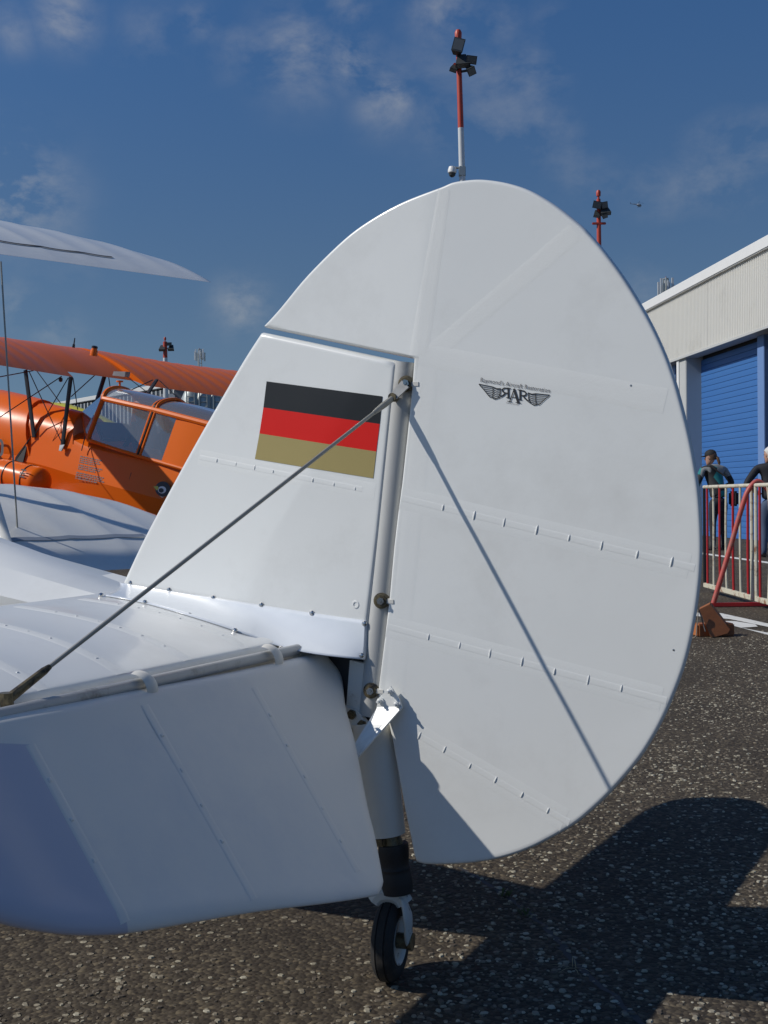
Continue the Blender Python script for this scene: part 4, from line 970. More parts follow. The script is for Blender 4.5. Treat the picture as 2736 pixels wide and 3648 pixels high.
    # knobs on the hoops
    MB().lathe([(.012, 0), (.012, .05), (.04, .05), (.04, .065), (0, .07)], H1[mid] + Vector((0, 0, .02)), (0, 0, 1), 12).build('hood_knob', M['orange'], can)
    # --- painted details on the side
    yp = -.424
    yw = lambda x: yp
    for (x0, y0, n, ln) in ((848, 1402, 4, 200), (830, 1492, 3, 215), (806, 1572, 4, 275)):
        V = []; Fa = []
        for i in range(n):
            cx = 0
            while cx < ln * (1 if i < n - 1 else .8):
                w = random.choice((8, 14, 20, 26, 34)); 
                pts = [Z4(x0 + cx - i * 4, y0 + i * 20 + cx * .215), Z4(x0 + cx + w - i * 4, y0 + i * 20 + (cx + w) * .215), Z4(x0 + cx + w - i * 4 - 2, y0 + i * 20 + 11 + (cx + w) * .215), Z4(x0 + cx - i * 4 - 2, y0 + i * 20 + 11 + cx * .215)]
                b = len(V)
                for p in pts:
                    r_ = F.y(*p, -.40); x = r_[0]; l, w_ = zl(x), zw(x); t = (r_[2] - w_) / (l - w_); yy = -.42 + .055 * t; r_ = F.y(*p, yy - .004); V.append(r_)
                Fa.append((b, b + 1, b + 2, b + 3)); cx += w + 7
        mesh_obj('printed_text', V, Fa, M['ink2'], root, smooth=False)
    def side(p, off=-.004):
        r_ = F.y(*p, -.40); x = r_[0]; l, w_ = zl(x), zw(x); t = min(1, (r_[2] - w_) / (l - w_)); yy = (-.42 + .055 * t) if t > 0 else -.42 - .28 * t; return vec(F.y(*p, yy + off))
    def panel_line(P):
        MB().tube([side(Z4(*p), -.001) for p in P], .003, 5).build('panel_seam', M['dark'], root)
    panel_line([(745, 1400), (700, 1600)]); panel_line([(1385, 1580), (1335, 1770)])
    panel_line([(660, 1040), (555, 1250)]); panel_line([(930, 1300), (1160, 1920)])
    # letter at the left frame edge: part of a rounded registration letter
    ring = []
    for i in range(33):
        t = 2 * math.pi * i / 32; ring.append((-30 + 68 * math.copysign(abs(math.cos(t)) ** .6, math.cos(t)), 1318 + 95 * math.copysign(abs(math.sin(t)) ** .6, math.sin(t)) ))
    V = []; Fa = []
    for x, y in ring:
        for k in (1.0, .62): V.append(q(Z4(-30 + (x + 30) * k, 1318 + (y - 1318) * (k + .12 * (k < 1))), -.47))
    for i in range(32): Fa.append((2 * i, 2 * i + 1, 2 * i + 3, 2 * i + 2))
    mesh_obj('registration_letter', V, Fa, M['ink2'], root, smooth=False)
    # small painted bird: dark head, white eye ring, yellow beak, pale body
    def disc(name, c, rx, ry, m, off, n=20):
        V = [side((c[0] + rx * math.cos(2 * math.pi * i / n), c[1] + ry * math.sin(2 * math.pi * i / n)), off) for i in range(n)]; return mesh_obj(name, V, [tuple(range(n))], M[m], root, smooth=False)
    disc('bird_body', (596, 1800), 34, 62, 'trim', -.005); disc('bird_head', (580, 1742), 27, 27, 'ink', -.007); disc('bird_eye', (577, 1745), 15, 13, 'trim', -.009); disc('bird_pupil', (574, 1747), 9, 8, 'ink', -.011)
    mesh_obj('bird_beak', [side(p, -.010) for p in ((546, 1733), (562, 1731), (566, 1741), (558, 1747))], [(0, 1, 2, 3)], M['yellow'], root, smooth=False)
build_orange()

# ------------------------------------------------------------------ hangar with blue doors
def build_hangar():
    # facade line on the ground: from the near end (right, outside the picture) to the far end behind the rudder
    p1 = ground(2736, 1931); p0 = ground(2511, 1911); d = p0 - p1; d[2] = 0; d /= np.linalg.norm(d)
    ang = math.atan2(d[1], d[0])
    root = empty('hangar', (float(p1[0]), float(p1[1]), 0), ang, 'white corrugated hangar with tall blue roller doors', 'building')
    F = Frame((p1[0], p1[1], 0), ang)       # x runs along the facade away from the camera, y<0 is out towards the apron (left)
    sgn = 1.0
    def fx(u, v): return F.pl(u, v, (0, 0, 0), (0, 1, 0))
    zr, zr2, zb = fx(2736, 872)[2], fx(2736, 915)[2], fx(2736, 1180)[2]
    xn, xf = -16.0, 46.0
    # which local side faces the apron?
    out = -1 if F.loc(EYE)[1] < 0 else 1
    yo = lambda y: y * out
    # corrugated fascia in panels
    px = xn; pitch = .095; L_ = 6.2
    while px < xf - 1:
        V = []; Fa = []; n = int(L_ / pitch)
        for i in range(n):
            x0 = px + i * pitch
            for (dx, dy) in ((0, .0), (.048, .0), (.060, .03), (.083, .03)):
                V.append((x0 + dx, yo(dy + .30), zb)); V.append((x0 + dx, yo(dy + .30), zr2))
        for k in range(len(V) // 2 - 1): Fa.append((2 * k, 2 * k + 1, 2 * k + 3, 2 * k + 2))
        o = mesh_obj('fascia_panel', V, Fa, M['cladding'], root, smooth=False)
        px += n * pitch
    MB().box(((xn + xf) / 2, yo(.31), (zr + zr2) / 2), (xf - xn, .20, zr - zr2), bevel=.02).build('roof_trim', M['trim'], root)
    MB().box(((xn + xf) / 2, yo(.16), zb - .02), (xf - xn, .36, .05)).build('fascia_soffit', M['concrete'], root)
    MB().box(((xn + xf) / 2, yo(-7.6), zr - .35), (xf - xn, 15.3, .3)).build('roof', M['bldgrey'], root)
    MB().box((xf + .1, yo(-7.5), zr / 2 - .2), (.2, 15, zr - .5)).build('end_wall', M['cladding'], root)
    MB().box(((xn + xf) / 2, yo(-15), zr / 2 - .2), (xf - xn, .2, zr - .5)).build('rear_wall', M['cladding'], root)
    # posts and doors
    pw = fx(2440, 1500)[0]; pe = fx(2482, 1500)[0]        # visible post: left edge, right edge
    dnear = fx(2712, 1500)[0]
    bay = (pe - dnear) + 1.7
    dw = pe - dnear - .1
    sl = None
    nb = 0
    x = pe - 3 * bay if pe - 3 * bay > xn else pe - 2 * bay
    start = pe - 2 * bay
    for k in range(0, 7):
        xe = start + k * bay
        if xe > xf: break
        MB().box((xe + .28, yo(.02), zb / 2), (.62, .50, zb - .002), bevel=.015).build('post', M['concrete'], root)
        MB().box((xe + .50, yo(.285), zb / 2), (.16, .03, zb - .01)).build('post_face', M['trim'], root)
        dr = empty('roller_door', (0, 0, 0)); dr.parent = root
        cx = xe - dw / 2 - .02
        g = MB().box((xe - dw - .18, yo(-.06), zb / 2), (.36, .20, zb - .01), bevel=.01).build('door_guide', M['doorblue2'], dr)
        hgt = .134; n = int(zb / hgt)
        if sl is None:
            sm = MB().prism([(-.5, 0, .002), (-.5, .006 * out, .007), (-.5, .008 * out, hgt * .5), (-.5, .006 * out, hgt - .007), (-.5, 0, hgt - .002), (-.5, -.02 * out, hgt * .5)], (1, 0, 0))
            s0 = sm.build('slat', M['doorblue'], dr, smooth=False); sl = s0.data; first = True
        for i in range(n):
            if first: o = s0; first = False
            else: o = bpy.data.objects.new('slat', sl); COL.objects.link(o); o.parent = dr
            o.location = (cx, yo(-.12), i * hgt); o.scale = (dw, 1, 1)
        MB().box((cx, yo(-.17), zb / 2), (dw, .03, zb - .02)).build('door_backing', M['dark'], dr)
    return F
HANG = build_hangar()

# ------------------------------------------------------------------ floodlight masts
def build_masts():
    def mast(u, vtop, vbase_red, Y, label, lean, lamps, cam=None):
        base = at(u, 1775, Y); top = at(u, vtop, Y); h = top[2]
        root = empty('floodlight_mast', (float(base[0]), float(base[1]), 0), 0, label, 'mast', 'red and white floodlight masts')
        px = Y / FPX
        lx = -lean * h
        P = lambda z: Vector((lean * (h - z), 0, z))
        rr = lambda z: (17 - 8 * z / h) * px * (1.0 if Y < 50 else .8)
        zs = [0]; zr = at(u, vbase_red, Y)[2]; seg = (h - zr); z = zr; bands = []
        bands.append((zr, h * .985, 'mastred'))
        k = 0; z = zr
        while z > 0: z2 = max(0, z - seg * .75); bands.append((z2, z, 'mastwhite' if k % 2 == 0 else 'mastred')); z = z2; k += 1
        for a, b, m in bands: MB().tube([P(a), P(b)], [rr(a), rr(b)], 12).build('mast_section', M[m], root)
        MB().lathe([(.05, 0), (.05, .12), (.10, .14), (.11, .32), (.07, .40), (0, .42)], P(h * .985), (0, 0, 1), 10).build('warning_light', M['mastred'], root)
        for (du, dv, w, hh, dd, rz, rx) in lamps:
            c = at(u + du, vtop + dv, Y); c = Vector((c[0] - base[0], 0, c[2])) + Vector((0, -.15, 0))
            rot = Matrix.Rotation(R(rz), 3, 'Y') @ Matrix.Rotation(R(rx), 3, 'X')
            W, H_ = w * px * .85, hh * px * .85
            b = MB(); V = []
            fr = [Vector((sx * W / 2, -dd * .35, sz * H_ / 2)) for sx, sz in ((-1, -1), (1, -1), (1, 1), (-1, 1))]; bk = [Vector((sx * W * .28, dd * .5, sz * H_ * .28)) for sx, sz in ((-1, -1), (1, -1), (1, 1), (-1, 1))]
            fr = [c + rot @ p for p in fr]; bk = [c + rot @ p for p in bk]
            b.loft([fr, bk]); lamp = b.build('floodlight', M['lampdark'], root, angle=20)
            gl = [c + rot @ Vector((sx * W * .42, -dd * .36, sz * H_ * .40)) for sx, sz in ((-1, -1), (1, -1), (1, 1), (-1, 1))]
            mesh_obj('lamp_glass', gl, [(0, 1, 2, 3)], M['lampglass'], lamp, smooth=False)
            zz = max(.5, min(h * .97, c.z)); MB().tube([P(zz), c], .04, 6).build('lamp_bracket', M['lampdark'], root)
        zc = at(u, vtop + 105, Y)[2]
        MB().box(P(zc) + Vector((0, -.05, 0)), (70 * px * (.6 if Y < 50 else .7), .10, .10), bevel=.02).build('crossbar', M['mastred'], root)
        if cam:
            c = at(cam[0], cam[1], Y); c = Vector((c[0] - base[0], 0, c[2])); pz = c.z + 14 * px
            MB().tube([P(pz), Vector((c.x, 0, pz)), c + Vector((0, 0, 6 * px))], .035, 8).build('camera_arm', M['galv'], root)
            d = MB().lathe([(.0, .16), (.10, .15), (.13, .06), (.13, -.02), (.11, -.04)], c, (0, 0, 1), 14).build('dome_camera', M['trim'], root)
            MB().lathe([(.11, -.04), (.09, -.12), (.04, -.16), (0, -.17)], c, (0, 0, 1), 14).build('dome_glass', M['lampdark'], d)
            MB().box(P(c.z) + Vector((.0, 0, 0)), (24 * px, .22, .3), bevel=.02).build('junction_collar', M['galv'], root)
    mast(1648, 128, 456, 35.6, 'tallest red and white floodlight mast, rising above the rudder, with a dome camera', .02,
         [(-18, 48, 48, 62, .45, 15, -12), (-2, 98, 62, 26, .5, -4, 62), (30, 92, 44, 34, .45, 8, 20), (26, 128, 34, 34, .4, -25, 40), (-32, 122, 30, 18, .35, 20, 50)], (1611, 612))
    mast(2141, 692, 980, 54, 'red and white floodlight mast between the rudder edge and the hangar roof', .004,
         [(-18, 42, 36, 30, .6, 12, 10), (8, 40, 26, 28, .5, -10, 20), (12, 62, 44, 18, .6, -6, 55), (-18, 74, 26, 12, .5, 10, 50), (8, 76, 22, 18, .5, -20, 40)])
    mast(595, 1208, 1275, 103, 'small distant floodlight mast standing behind the orange wing', .003,
         [(10, 18, 22, 14, .7, 0, 10), (-16, 34, 26, 12, .7, 0, 50), (16, 33, 26, 12, .7, 0, 50)])
build_masts()

# ------------------------------------------------------------------ antenna towers
def build_antennas():
    def tower(u, vtop, vlow, Y, wpx, label, n=9):
        px = Y / FPX; base = at(u, 1775, Y); root = empty('antenna_tower', (float(base[0]), float(base[1]), 0), 0, label, 'antenna tower', 'phone antenna towers')
        ht = at(u, vtop, Y)[2]; hl = at(u, vlow, Y)[2]; W = wpx * px
        for i in range(3):
            a = 2 * math.pi * i / 3 + .4; MB().tube([(W * .30 * math.cos(a), W * .30 * math.sin(a), 0), (W * .16 * math.cos(a), W * .16 * math.sin(a), ht - .06 * (ht - hl))], W * .05, 6).build('tower_leg', M['galv'], root)
        for k in range(8):
            z = hl - (ht - hl) * 1.4 + (ht - hl) * .33 * k; pts = [(W * .2 * math.cos(2 * math.pi * i / 3 + .4), W * .2 * math.sin(2 * math.pi * i / 3 + .4), z) for i in (0, 1, 2, 0)]
            MB().tube(pts, W * .03, 5).build('tower_brace', M['galv'], root)
        for i in range(n):
            a = 2 * math.pi * i / n; r = W * (.34 if i % 2 else .46); z0 = hl + (ht - hl) * (.12 + .12 * ((i * 7) % 3)); 
            q = MB().box((r * math.cos(a), r * math.sin(a), z0 + (ht - hl) * .24), (W * .13, W * .10, (ht - hl) * .62), bevel=W * .01).build('antenna_panel', M['mastwhite'] if i % 3 else M['galv'], root)
            MB().tube([(0, 0, z0 + (ht - hl) * .2), (r * math.cos(a), r * math.sin(a), z0 + (ht - hl) * .2)], W * .012, 5).build('panel_arm', M['galv'], root)
        MB().tube([(0, 0, ht - (ht - hl) * .15), (0, 0, ht)], W * .02, 6).build('aerial_spike', M['mastred'], root)
    tower(2378, 985, 1070, 75, 56, 'grey phone antenna tower behind the white hangar roof')
    tower(717, 1240, 1290, 140, 40, 'distant antenna tower behind the orange wing')
build_antennas()

# ------------------------------------------------------------------ far buildings on the left
def build_far_left():
    # long hangar with a band of glazing
    a = at(130, 1775, 150); b = at(672, 1775, 118); d = b - a; d[2] = 0; L_ = np.linalg.norm(d); ang = math.atan2(d[1], d[0])
    a2 = a - d * .9
    root = empty('glazed_hangar', (float(a2[0]), float(a2[1]), 0), ang, 'long low grey hangar with a band of windows, far behind the orange canopy', 'building')
    L2 = L_ * 1.9
    h0 = at(672, 1390, 118)[2]; h1 = at(130, 1418, 150)[2]
    h = (h0 + h1) / 2
    MB().box((L2 / 2, 9, h / 2 - .6), (L2, 18, h - 1.2)).build('wall', M['bldgrey'], root)
    MB().box((L2 / 2, 9, h - .25), (L2 + .6, 18.6, .5), bevel=.05).build('roof', M['bldpale'], root)
    MB().box((L2 / 2, -.10, h - 2.4), (L2 * .98, .16, 3.4)).build('glazing', M['darkglass'], root)
    n = int(L2 / .95)
    mm = None
    for i in range(n):
        if mm is None: o = MB().box((0, 0, 0), (.16, .14, 3.4)).build('mullion', M['bldpale'], root, smooth=False); mm = o.data
        else: o = bpy.data.objects.new('mullion', mm); COL.objects.link(o); o.parent = root
        o.location = ((i + .5) * L2 / n, -.24, h - 2.4)
    MB().box((L2 / 2, -.2, h - 4.3), (L2, .3, .3)).build('sill', M['bldpale'], root)
    # grey block with tanks in front
    c = at(628, 1775, 105); e = at(1000, 1775, 105); hz = at(628, 1387, 105)[2]
    blk = empty('grey_block', (float(c[0]), float(c[1]), 0), 0, 'grey industrial block with a pale corner, right of the glazed hangar', 'building')
    w = float(e[0] - c[0])
    MB().box((w / 2, 5, hz / 2), (w, 10, hz)).build('wall', M['bldgrey'], blk)
    MB().box((w / 2, 5, hz + .12), (w + .3, 10.3, .25)).build('parapet', M['concrete'], blk)
    MB().box((-.6, 4.4, hz / 2 - .2), (1.2, 9, hz - .4)).build('corner_tower', M['bldpale'], blk)
    k = 0
    for du in (690, 735, 785):
        t = at(du, 1775, 101); r = .95
        tk = empty('silo', (float(t[0]), float(t[1]), 0), 0, ['tall grey silo nearest the pale corner of the grey block', 'middle grey silo in front of the grey block', 'rightmost grey silo in front of the grey block'][k], 'silo', 'silos'); k += 1
        hh = hz - .35
        MB().lathe([(r, 0), (r, hh * .92), (r * .6, hh), (0, hh + .05)], (0, 0, 0), (0, 0, 1), 20).build('shell', M['galv'], tk)
        for s_ in (-1, 1): MB().tube([(s_ * r * .35, -r * 1.05, 0), (s_ * r * .35, -r * 1.05, hh + 1.2)], .05, 6).build('ladder_rail', M['galv'], tk)
        for z in np.arange(hh - 3, hh + 1.2, .45): MB().tube([(-r * .35, -r * 1.05, z), (r * .35, -r * 1.05, z)], .03, 5).build('rung', M['galv'], tk)
    pp = at(715, 1775, 98); pz = at(715, 1245, 98)[2]
    # yellow aeroplane beyond the orange one
    Fy = at(262, 1445, 24.0); yr = empty('yellow_airplane', (float(Fy[0]), float(Fy[1]), 0), YAW, 'yellow airplane mostly hidden behind the orange nose', 'airplane')
    top = Fy[2]; secs = []
    for x, r_, zc in ((-3.2, .25, top - .25), (-2.6, .42, top - .30), (-1.2, .50, top - .34), (-.2, .46, top - .40), (.6, .38, top - .55), (1.4, .24, top - .78), (2.0, .10, top - .92)):
        secs.append([(x, r_ * .9 * math.cos(t), zc + r_ * math.sin(t)) for t in np.linspace(0, 2 * math.pi, 20, endpoint=False)])
    MB().loft(secs).build('fuselage', M['yellow'], yr)
    wing('wing', [(-3.0, -1.2, -.3, top - .85, .6), (0, -1.6, -.1, top - .95, 1), (2.2, -1.2, -.3, top - .9, .6)], R(10), M['yellow'], yr)
    MB().prism([(1.4, -.03, top - .85), (2.0, -.03, top - .95), (2.1, -.03, top - .35), (1.8, -.03, top - .30)], (0, .06, 0)).build('fin', M['yellow'], yr, angle=20)
    MB().lathe([(.44, 0), (.40, .3), (.2, .45), (0, .5)], (-2.6, 0, top - .30), (-1, 0, .1), 20).build('engine_cowl', M['bluegrey'], yr)
    for s_ in (-1, 1):
        g = MB().tube([(-1.5, s_ * .6, top - .9), (-1.5, s_ * .8, .25)], .05, 8).build('gear_leg', M['yellow'], yr)
        MB().lathe([(.1, -.06), (.22, -.07), (.25, 0), (.22, .07), (.1, .06)], (-1.5, s_ * .8, .25), (0, 1, 0), 20).build('main_wheel', M['tyre'], g)
    # tiny helicopter in the sky
    c = at(2272, 730, 900); he = empty('helicopter', tuple(map(float, c)), R(10), 'tiny distant helicopter in the blue sky right of the masts', 'helicopter')
    secs = []
    for x, r_, z in ((-1.0, .3, .1), (-.3, .9, 0), (1.0, 1.1, -.1), (2.2, .9, -.2), (2.9, .3, -.4)): secs.append([(x, r_ * math.cos(t), z + r_ * math.sin(t)) for t in np.linspace(0, 2 * math.pi, 12, endpoint=False)])
    MB().loft(secs).build('body', M['bluegrey'], he); MB().tube([(-.8, 0, .3), (-5.5, 0, .6)], [.35, .14], 8).build('tail_boom', M['bluegrey'], he)
    MB().prism([(-5.2, -.05, .4), (-5.9, -.05, .5), (-6.1, -.05, 1.7), (-5.6, -.05, 1.7)], (0, .1, 0)).build('tail_fin', M['bluegrey'], he)
    MB().tube([(.8, 0, .9), (.8, 0, 1.7)], .15, 8).build('rotor_mast', M['lampdark'], he)
    for i in range(3):
        a_ = 2 * math.pi * i / 3 + .3; MB().box((.8 + 2.4 * math.cos(a_), 2.4 * math.sin(a_), 1.7), (4.8, .25, .05), Matrix.Rotation(a_, 3, 'Z')).build('rotor_blade', M['lampdark'], he)
    for s_ in (-1, 1): MB().tube([(-.2, s_ * .9, -1.5), (2.6, s_ * .9, -1.5)], .07, 6).build('skid', M['lampdark'], he); MB().tube([(.8, s_ * .7, -.7), (.8, s_ * .9, -1.5)], .05, 6).build('skid_strut', M['lampdark'], he)
build_far_left()

# ------------------------------------------------------------------ crowd barriers
def build_barriers():
    X0 = 3.29
    zb, zt = .075, 1.08
    def barrier(ya, yb, label, cols, foot_y, wob):
        root = empty('crowd_barrier', (X0, (ya + yb) / 2, 0), 0, label, 'barrier', 'red and white crowd barriers')
        m = (ya + yb) / 2
        MB().tube([(0, ya - m, zt), (0, yb - m, zt)], .018, 10).build('top_rail', M['barwhite'], root)
        MB().box((0, 0, zb), (.035, yb - ya, .045), bevel=.004).build('bottom_rail', M['barwhite'], root)
        n = len(cols)
        for i, c in enumerate(cols):
            y = ya + (yb - ya) * (i + .5) / n - m; b1 = (random.random() - .5) * wob; b2 = (random.random() - .5) * wob
            pts = [(0, y, zt), (b1, y + b2, zt - .33), (b1 * .8, y + b2 * 1.2 + .004, .42), (0, y, zb)]
            MB().tube([tuple(p) for p in catmull(pts, 4)], .012, 8).build('bar', M['barwhite' if c == 'w' else 'barred'], root)
        for e in (ya, yb): MB().tube([(0, e - m, zb), (0, e - m, zt)], .016, 8).build('end_post', M['blackmetal' if e > 12 else 'barwhite'], root)
        # folded pipe leg standing across the barrier with its flat foot bar
        f = foot_y - m
        for s_ in (-1, 1): pass
        pts = catmull([(-.37, f, .02), (-.22, f, .50), (-.10, f, .90), (-.045, f, 1.04), (.03, f, 1.115), (.11, f, 1.06), (.18, f, .92), (.27, f, .55), (.40, f, .02)], 5)
        MB().tube([tuple(p) for p in pts], .023, 12).build('bent_leg', M['pipered'], root)
        MB().box((.015, f, .022), (.80, .05, .035), bevel=.004).build('foot_bar', M['barred'], root)
        return root
    ya = ground(2648, 2160)[1] + .02
    barrier(ya, ya + 1.56, 'red and white barrier nearer the rudder, red pipe leg at its end', 'rwrwrwr', ya - .06, .012)
    barrier(ya - 2.5, ya - .12, 'second red and white barrier with bent bars at the right edge', 'rwrwrwrwrwr', ya - 2.3, .05)
    # chocks: two brown wooden blocks tied with cord
    c = ground(2462, 2275)
    p = lambda u, v, Y: at(u, v, Y)
    Yb = ground(2540, 2268)[1]
    b0 = at(2482, 2262, Yb); b1 = at(2617, 2262, Yb); h = at(2600, 2222, Yb)[2]
    r2 = empty('wooden_chock', (float((b0[0] + b1[0]) / 2), float(Yb + .06), 0), R(8), 'dark brown wooden wheel chock lying flat under the leaning one', 'wheel chock', 'wooden wheel chocks')
    w = float(b1[0] - b0[0])
    MB().box((0, 0, h / 2), (w, .12, h), bevel=.008).build('block', M['wood'], r2)
    MB().box((-w / 2 - .004, 0, h / 2), (.008, .10, h * .85), bevel=.002).build('end_grain', M['woodend'], r2)
    Yf = Yb - .03
    poly = [at(2491, 2171, Yf + .03), at(2529, 2152, Yf + .06), at(2600, 2243, Yf + .02), at(2592, 2256, Yf), at(2545, 2283, Yf - .03), at(2532, 2281, Yf - .04)]
    o = np.mean(poly, 0); r1 = empty('wooden_chock', (float(o[0]), float(o[1]), 0), 0, 'reddish brown wooden wheel chock leaning with one drilled hole', 'wheel chock', 'wooden wheel chocks')
    q = [Vector((a[0] - o[0], a[1] - o[1], max(.004, a[2]))) for a in poly]
    pr = MB().prism(q, (.02, .05, .01)).build('block', M['wood'], r1, angle=20)
    hc = at(2514, 2186, Yf + .04); MB().lathe([(.010, -.004), (.010, .004)], (hc[0] - o[0], hc[1] - o[1] - .006, hc[2]), (0, -1, 0), 10).build('drilled_hole', M['dark'], r1)
    pts = [at(2488, 2172, Yf), at(2498, 2195, Yf - .01), at(2505, 2222, Yf - .02), at(2513, 2250, Yf - .05)]
    cord = MB().tube([tuple(a) for a in catmull([tuple(x) for x in pts], 5)], .005, 6).build('cord', M['dark']); tag(cord, 'dark cord tied around the leaning wooden chock', 'cord')
    pts = [at(2487, 2172, Yf), at(2486, 2200, Yf - .02), at(2482, 2235, Yf - .05), at(2478, 2268, Yf - .1), ground(2460, 2275), ground(2440, 2290)]
    cord = MB().tube([tuple(a) for a in catmull([tuple(x) for x in pts], 5)], .004, 6).build('cord', M['rope']); tag(cord, 'thin pale cord hanging from the chocks onto the asphalt', 'cord')
build_barriers()

# ------------------------------------------------------------------ painted lines on the apron
def build_markings():
    def patch(name, px, z, lab):
        o = mesh_obj(name, [tuple(ground(u, v, z)) for u, v in px], [tuple(range(len(px)))], M['paintline'], smooth=False); tag(o, lab, kind='structure')
    patch('painted_line', [(2380, 1952), (2800, 2010), (2800, 2016), (2380, 1957)], .004, 'thin white line painted along the apron')
    patch('painted_block', [(2430, 2181), (2568, 2184), (2800, 2235), (2800, 2246), (2600, 2205), (2430, 2190)], .004, 'white painted hatch block')
    patch('painted_block', [(2560, 2212), (2615, 2212), (2690, 2224), (2700, 2232), (2640, 2236), (2800, 2266), (2800, 2278), (2585, 2222)], .004, 'white painted hatch block nearer the camera')
build_markings()

# ------------------------------------------------------------------ onlookers
def build_people():
    def body(name, joints, edges, m, parent, sub=2):
        me = bpy.data.meshes.new(name); me.from_pydata([j[:3] for j in joints], edges, [])
        o = bpy.data.objects.new(name, me); COL.objects.link(o); o.modifiers.new('Skin', 'SKIN')
        for i, j in enumerate(joints): me.skin_vertices[0].data[i].radius = (j[3], j[4] if len(j) > 4 else j[3]); me.skin_vertices[0].data[i].use_root = (i == 0)
        ss = o.modifiers.new('Sub', 'SUBSURF'); ss.levels = ss.render_levels = sub
        bpy.context.view_layer.update(); ev = o.evaluated_get(bpy.context.evaluated_depsgraph_get()); nm = bpy.data.meshes.new_from_object(ev)
        bpy.data.objects.remove(o); nm.name = name; nm.materials.clear(); nm.materials.append(m)
        nm.polygons.foreach_set('use_smooth', [True] * len(nm.polygons))
        q = bpy.data.objects.new(name, nm); COL.objects.link(q); q.parent = parent; return q
    def figure(loc, rz, label, jm, tm, hairm, lean, capm=None, pony=False, arms='lean'):
        root = empty('person', loc, rz, label, 'person')
        # facing +Y locally
        L = lean
        hip = (0, 0, .93)
        def up(z): return (0, L * (z - .93) / .6, z)
        # trousers
        J = [(0, 0, .95, .155, .115), (0, 0, .84, .15, .11), (-.09, .0, .72, .09), (-.10, .02, .48, .064), (-.11, -.01, .27, .056), (-.11, -.02, .09, .045), (-.11, .06, .04, .042), (-.11, .14, .03, .032), (.09, 0, .72, .09), (.10, .04, .48, .064), (.11, .01, .27, .056), (.11, .0, .09, .045), (.11, .08, .04, .042), (.11, .16, .03, .032)]
        E = [(0, 1), (1, 2), (2, 3), (3, 4), (4, 5), (5, 6), (6, 7), (1, 8), (8, 9), (9, 10), (10, 11), (11, 12), (12, 13)]
        body('legs', J, E, tm, root)
        for s_ in (-1, 1):
            MB().box((s_ * .11, .075, .035), (.095, .27, .07), bevel=.025).build('shoe', M['shoe'], root)
        s1, s2, s3 = up(1.10), up(1.28), up(1.42)
        J = [(0, 0, .90, .165, .12), (*up(1.0), .150, .11), (*s1, .158, .115), (*s2, .185, .125), (*s3, .15, .10), (up(1.49)[0], up(1.49)[1], 1.49, .062)]
        E = [(0, 1), (1, 2), (2, 3), (3, 4), (4, 5)]
        for s_ in (-1, 1):
            sh = (s_ * .20, up(1.42)[1], 1.41)
            if arms == 'lean': el = (s_ * .33, up(1.2)[1] + .02, 1.17); wr = (s_ * .24, up(1.2)[1] + .26, 1.08)
            else: el = (s_ * .40, up(1.2)[1] - .12, 1.16); wr = (s_ * .20, .0, 1.02)
            b = len(J); J += [(*sh, .075), ((sh[0] + el[0]) / 2, (sh[1] + el[1]) / 2, (sh[2] + el[2]) / 2, .062), (*el, .054), ((wr[0] + el[0]) / 2, (wr[1] + el[1]) / 2, (wr[2] + el[2]) / 2, .046), (*wr, .036)]
            E += [(4, b), (b, b + 1), (b + 1, b + 2), (b + 2, b + 3), (b + 3, b + 4)]
            hd = MB().box((wr[0] - s_ * .01, wr[1] + .04, wr[2] - .01), (.075, .09, .035), bevel=.015).build('hand', M['skin'], root)
            for k in range(4): MB().tube([(wr[0] - s_ * .01 + (k - 1.5) * .018, wr[1] + .08, wr[2]), (wr[0] - s_ * .01 + (k - 1.5) * .019, wr[1] + .12, wr[2] - .01), (wr[0] - s_ * .01 + (k - 1.5) * .019, wr[1] + .14, wr[2] - .035)], [.009, .0085, .007], 6).build('finger', M['skin'], hd)
            MB().tube([(wr[0] - s_ * .04, wr[1] + .02, wr[2]), (wr[0] - s_ * .065, wr[1] + .06, wr[2] - .01), (wr[0] - s_ * .06, wr[1] + .085, wr[2] - .02)], [.011, .010, .008], 6).build('thumb', M['skin'], hd)
        body('jacket', J, E, jm, root)
        # head turned a little to the left
        hx, hy, hz_ = 0.0, up(1.62)[1] + .03, 1.63
        T_ = Matrix.Rotation(R(38), 3, 'Z') @ Matrix.Rotation(R(-10), 3, 'X')
        secs = []
        for z, rx, ry, oy in ((-.125, .035, .04, .055), (-.11, .05, .055, .045), (-.075, .062, .075, .025), (-.03, .07, .088, .01), (.02, .075, .095, .0), (.07, .072, .092, -.005), (.10, .055, .07, -.008), (.118, .02, .03, -.008)):
            secs.append([Vector((hx, hy, hz_)) + T_ @ Vector((rx * math.cos(t), oy + ry * math.sin(t), z)) for t in np.linspace(0, 2 * math.pi, 18, endpoint=False)])
        head = MB().loft(secs).build('head', M['skin'], root, angle=60)
        H_ = lambda v: Vector((hx, hy, hz_)) + T_ @ Vector(v)
        MB().tube([H_((0, .09, .02)), H_((0, .118, -.022)), H_((0, .098, -.03))], [.008, .014, .010], 8).build('nose', M['skin'], head)
        for s_ in (-1, 1):
            MB().lathe([(0, -.004), (.012, 0), (.010, .003), (0, .004)], H_((s_ * .03, .088, .018)), T_ @ Vector((s_ * .2, 1, 0)), 10).build('eye', M['shoe'], head)
            MB().lathe([(0, -.006), (.024, -.004), (.03, .004), (.018, .008), (0, .006)], H_((s_ * .076, .0, .0)), T_ @ Vector((s_, -.3, 0)), 12).build('ear', M['skin'], head)
        MB().tube([H_((-.024, .094, -.062)), H_((0, .102, -.064)), H_((.024, .094, -.062))], .006, 6).build('mouth', M['skin'], head)
        sh_ = []
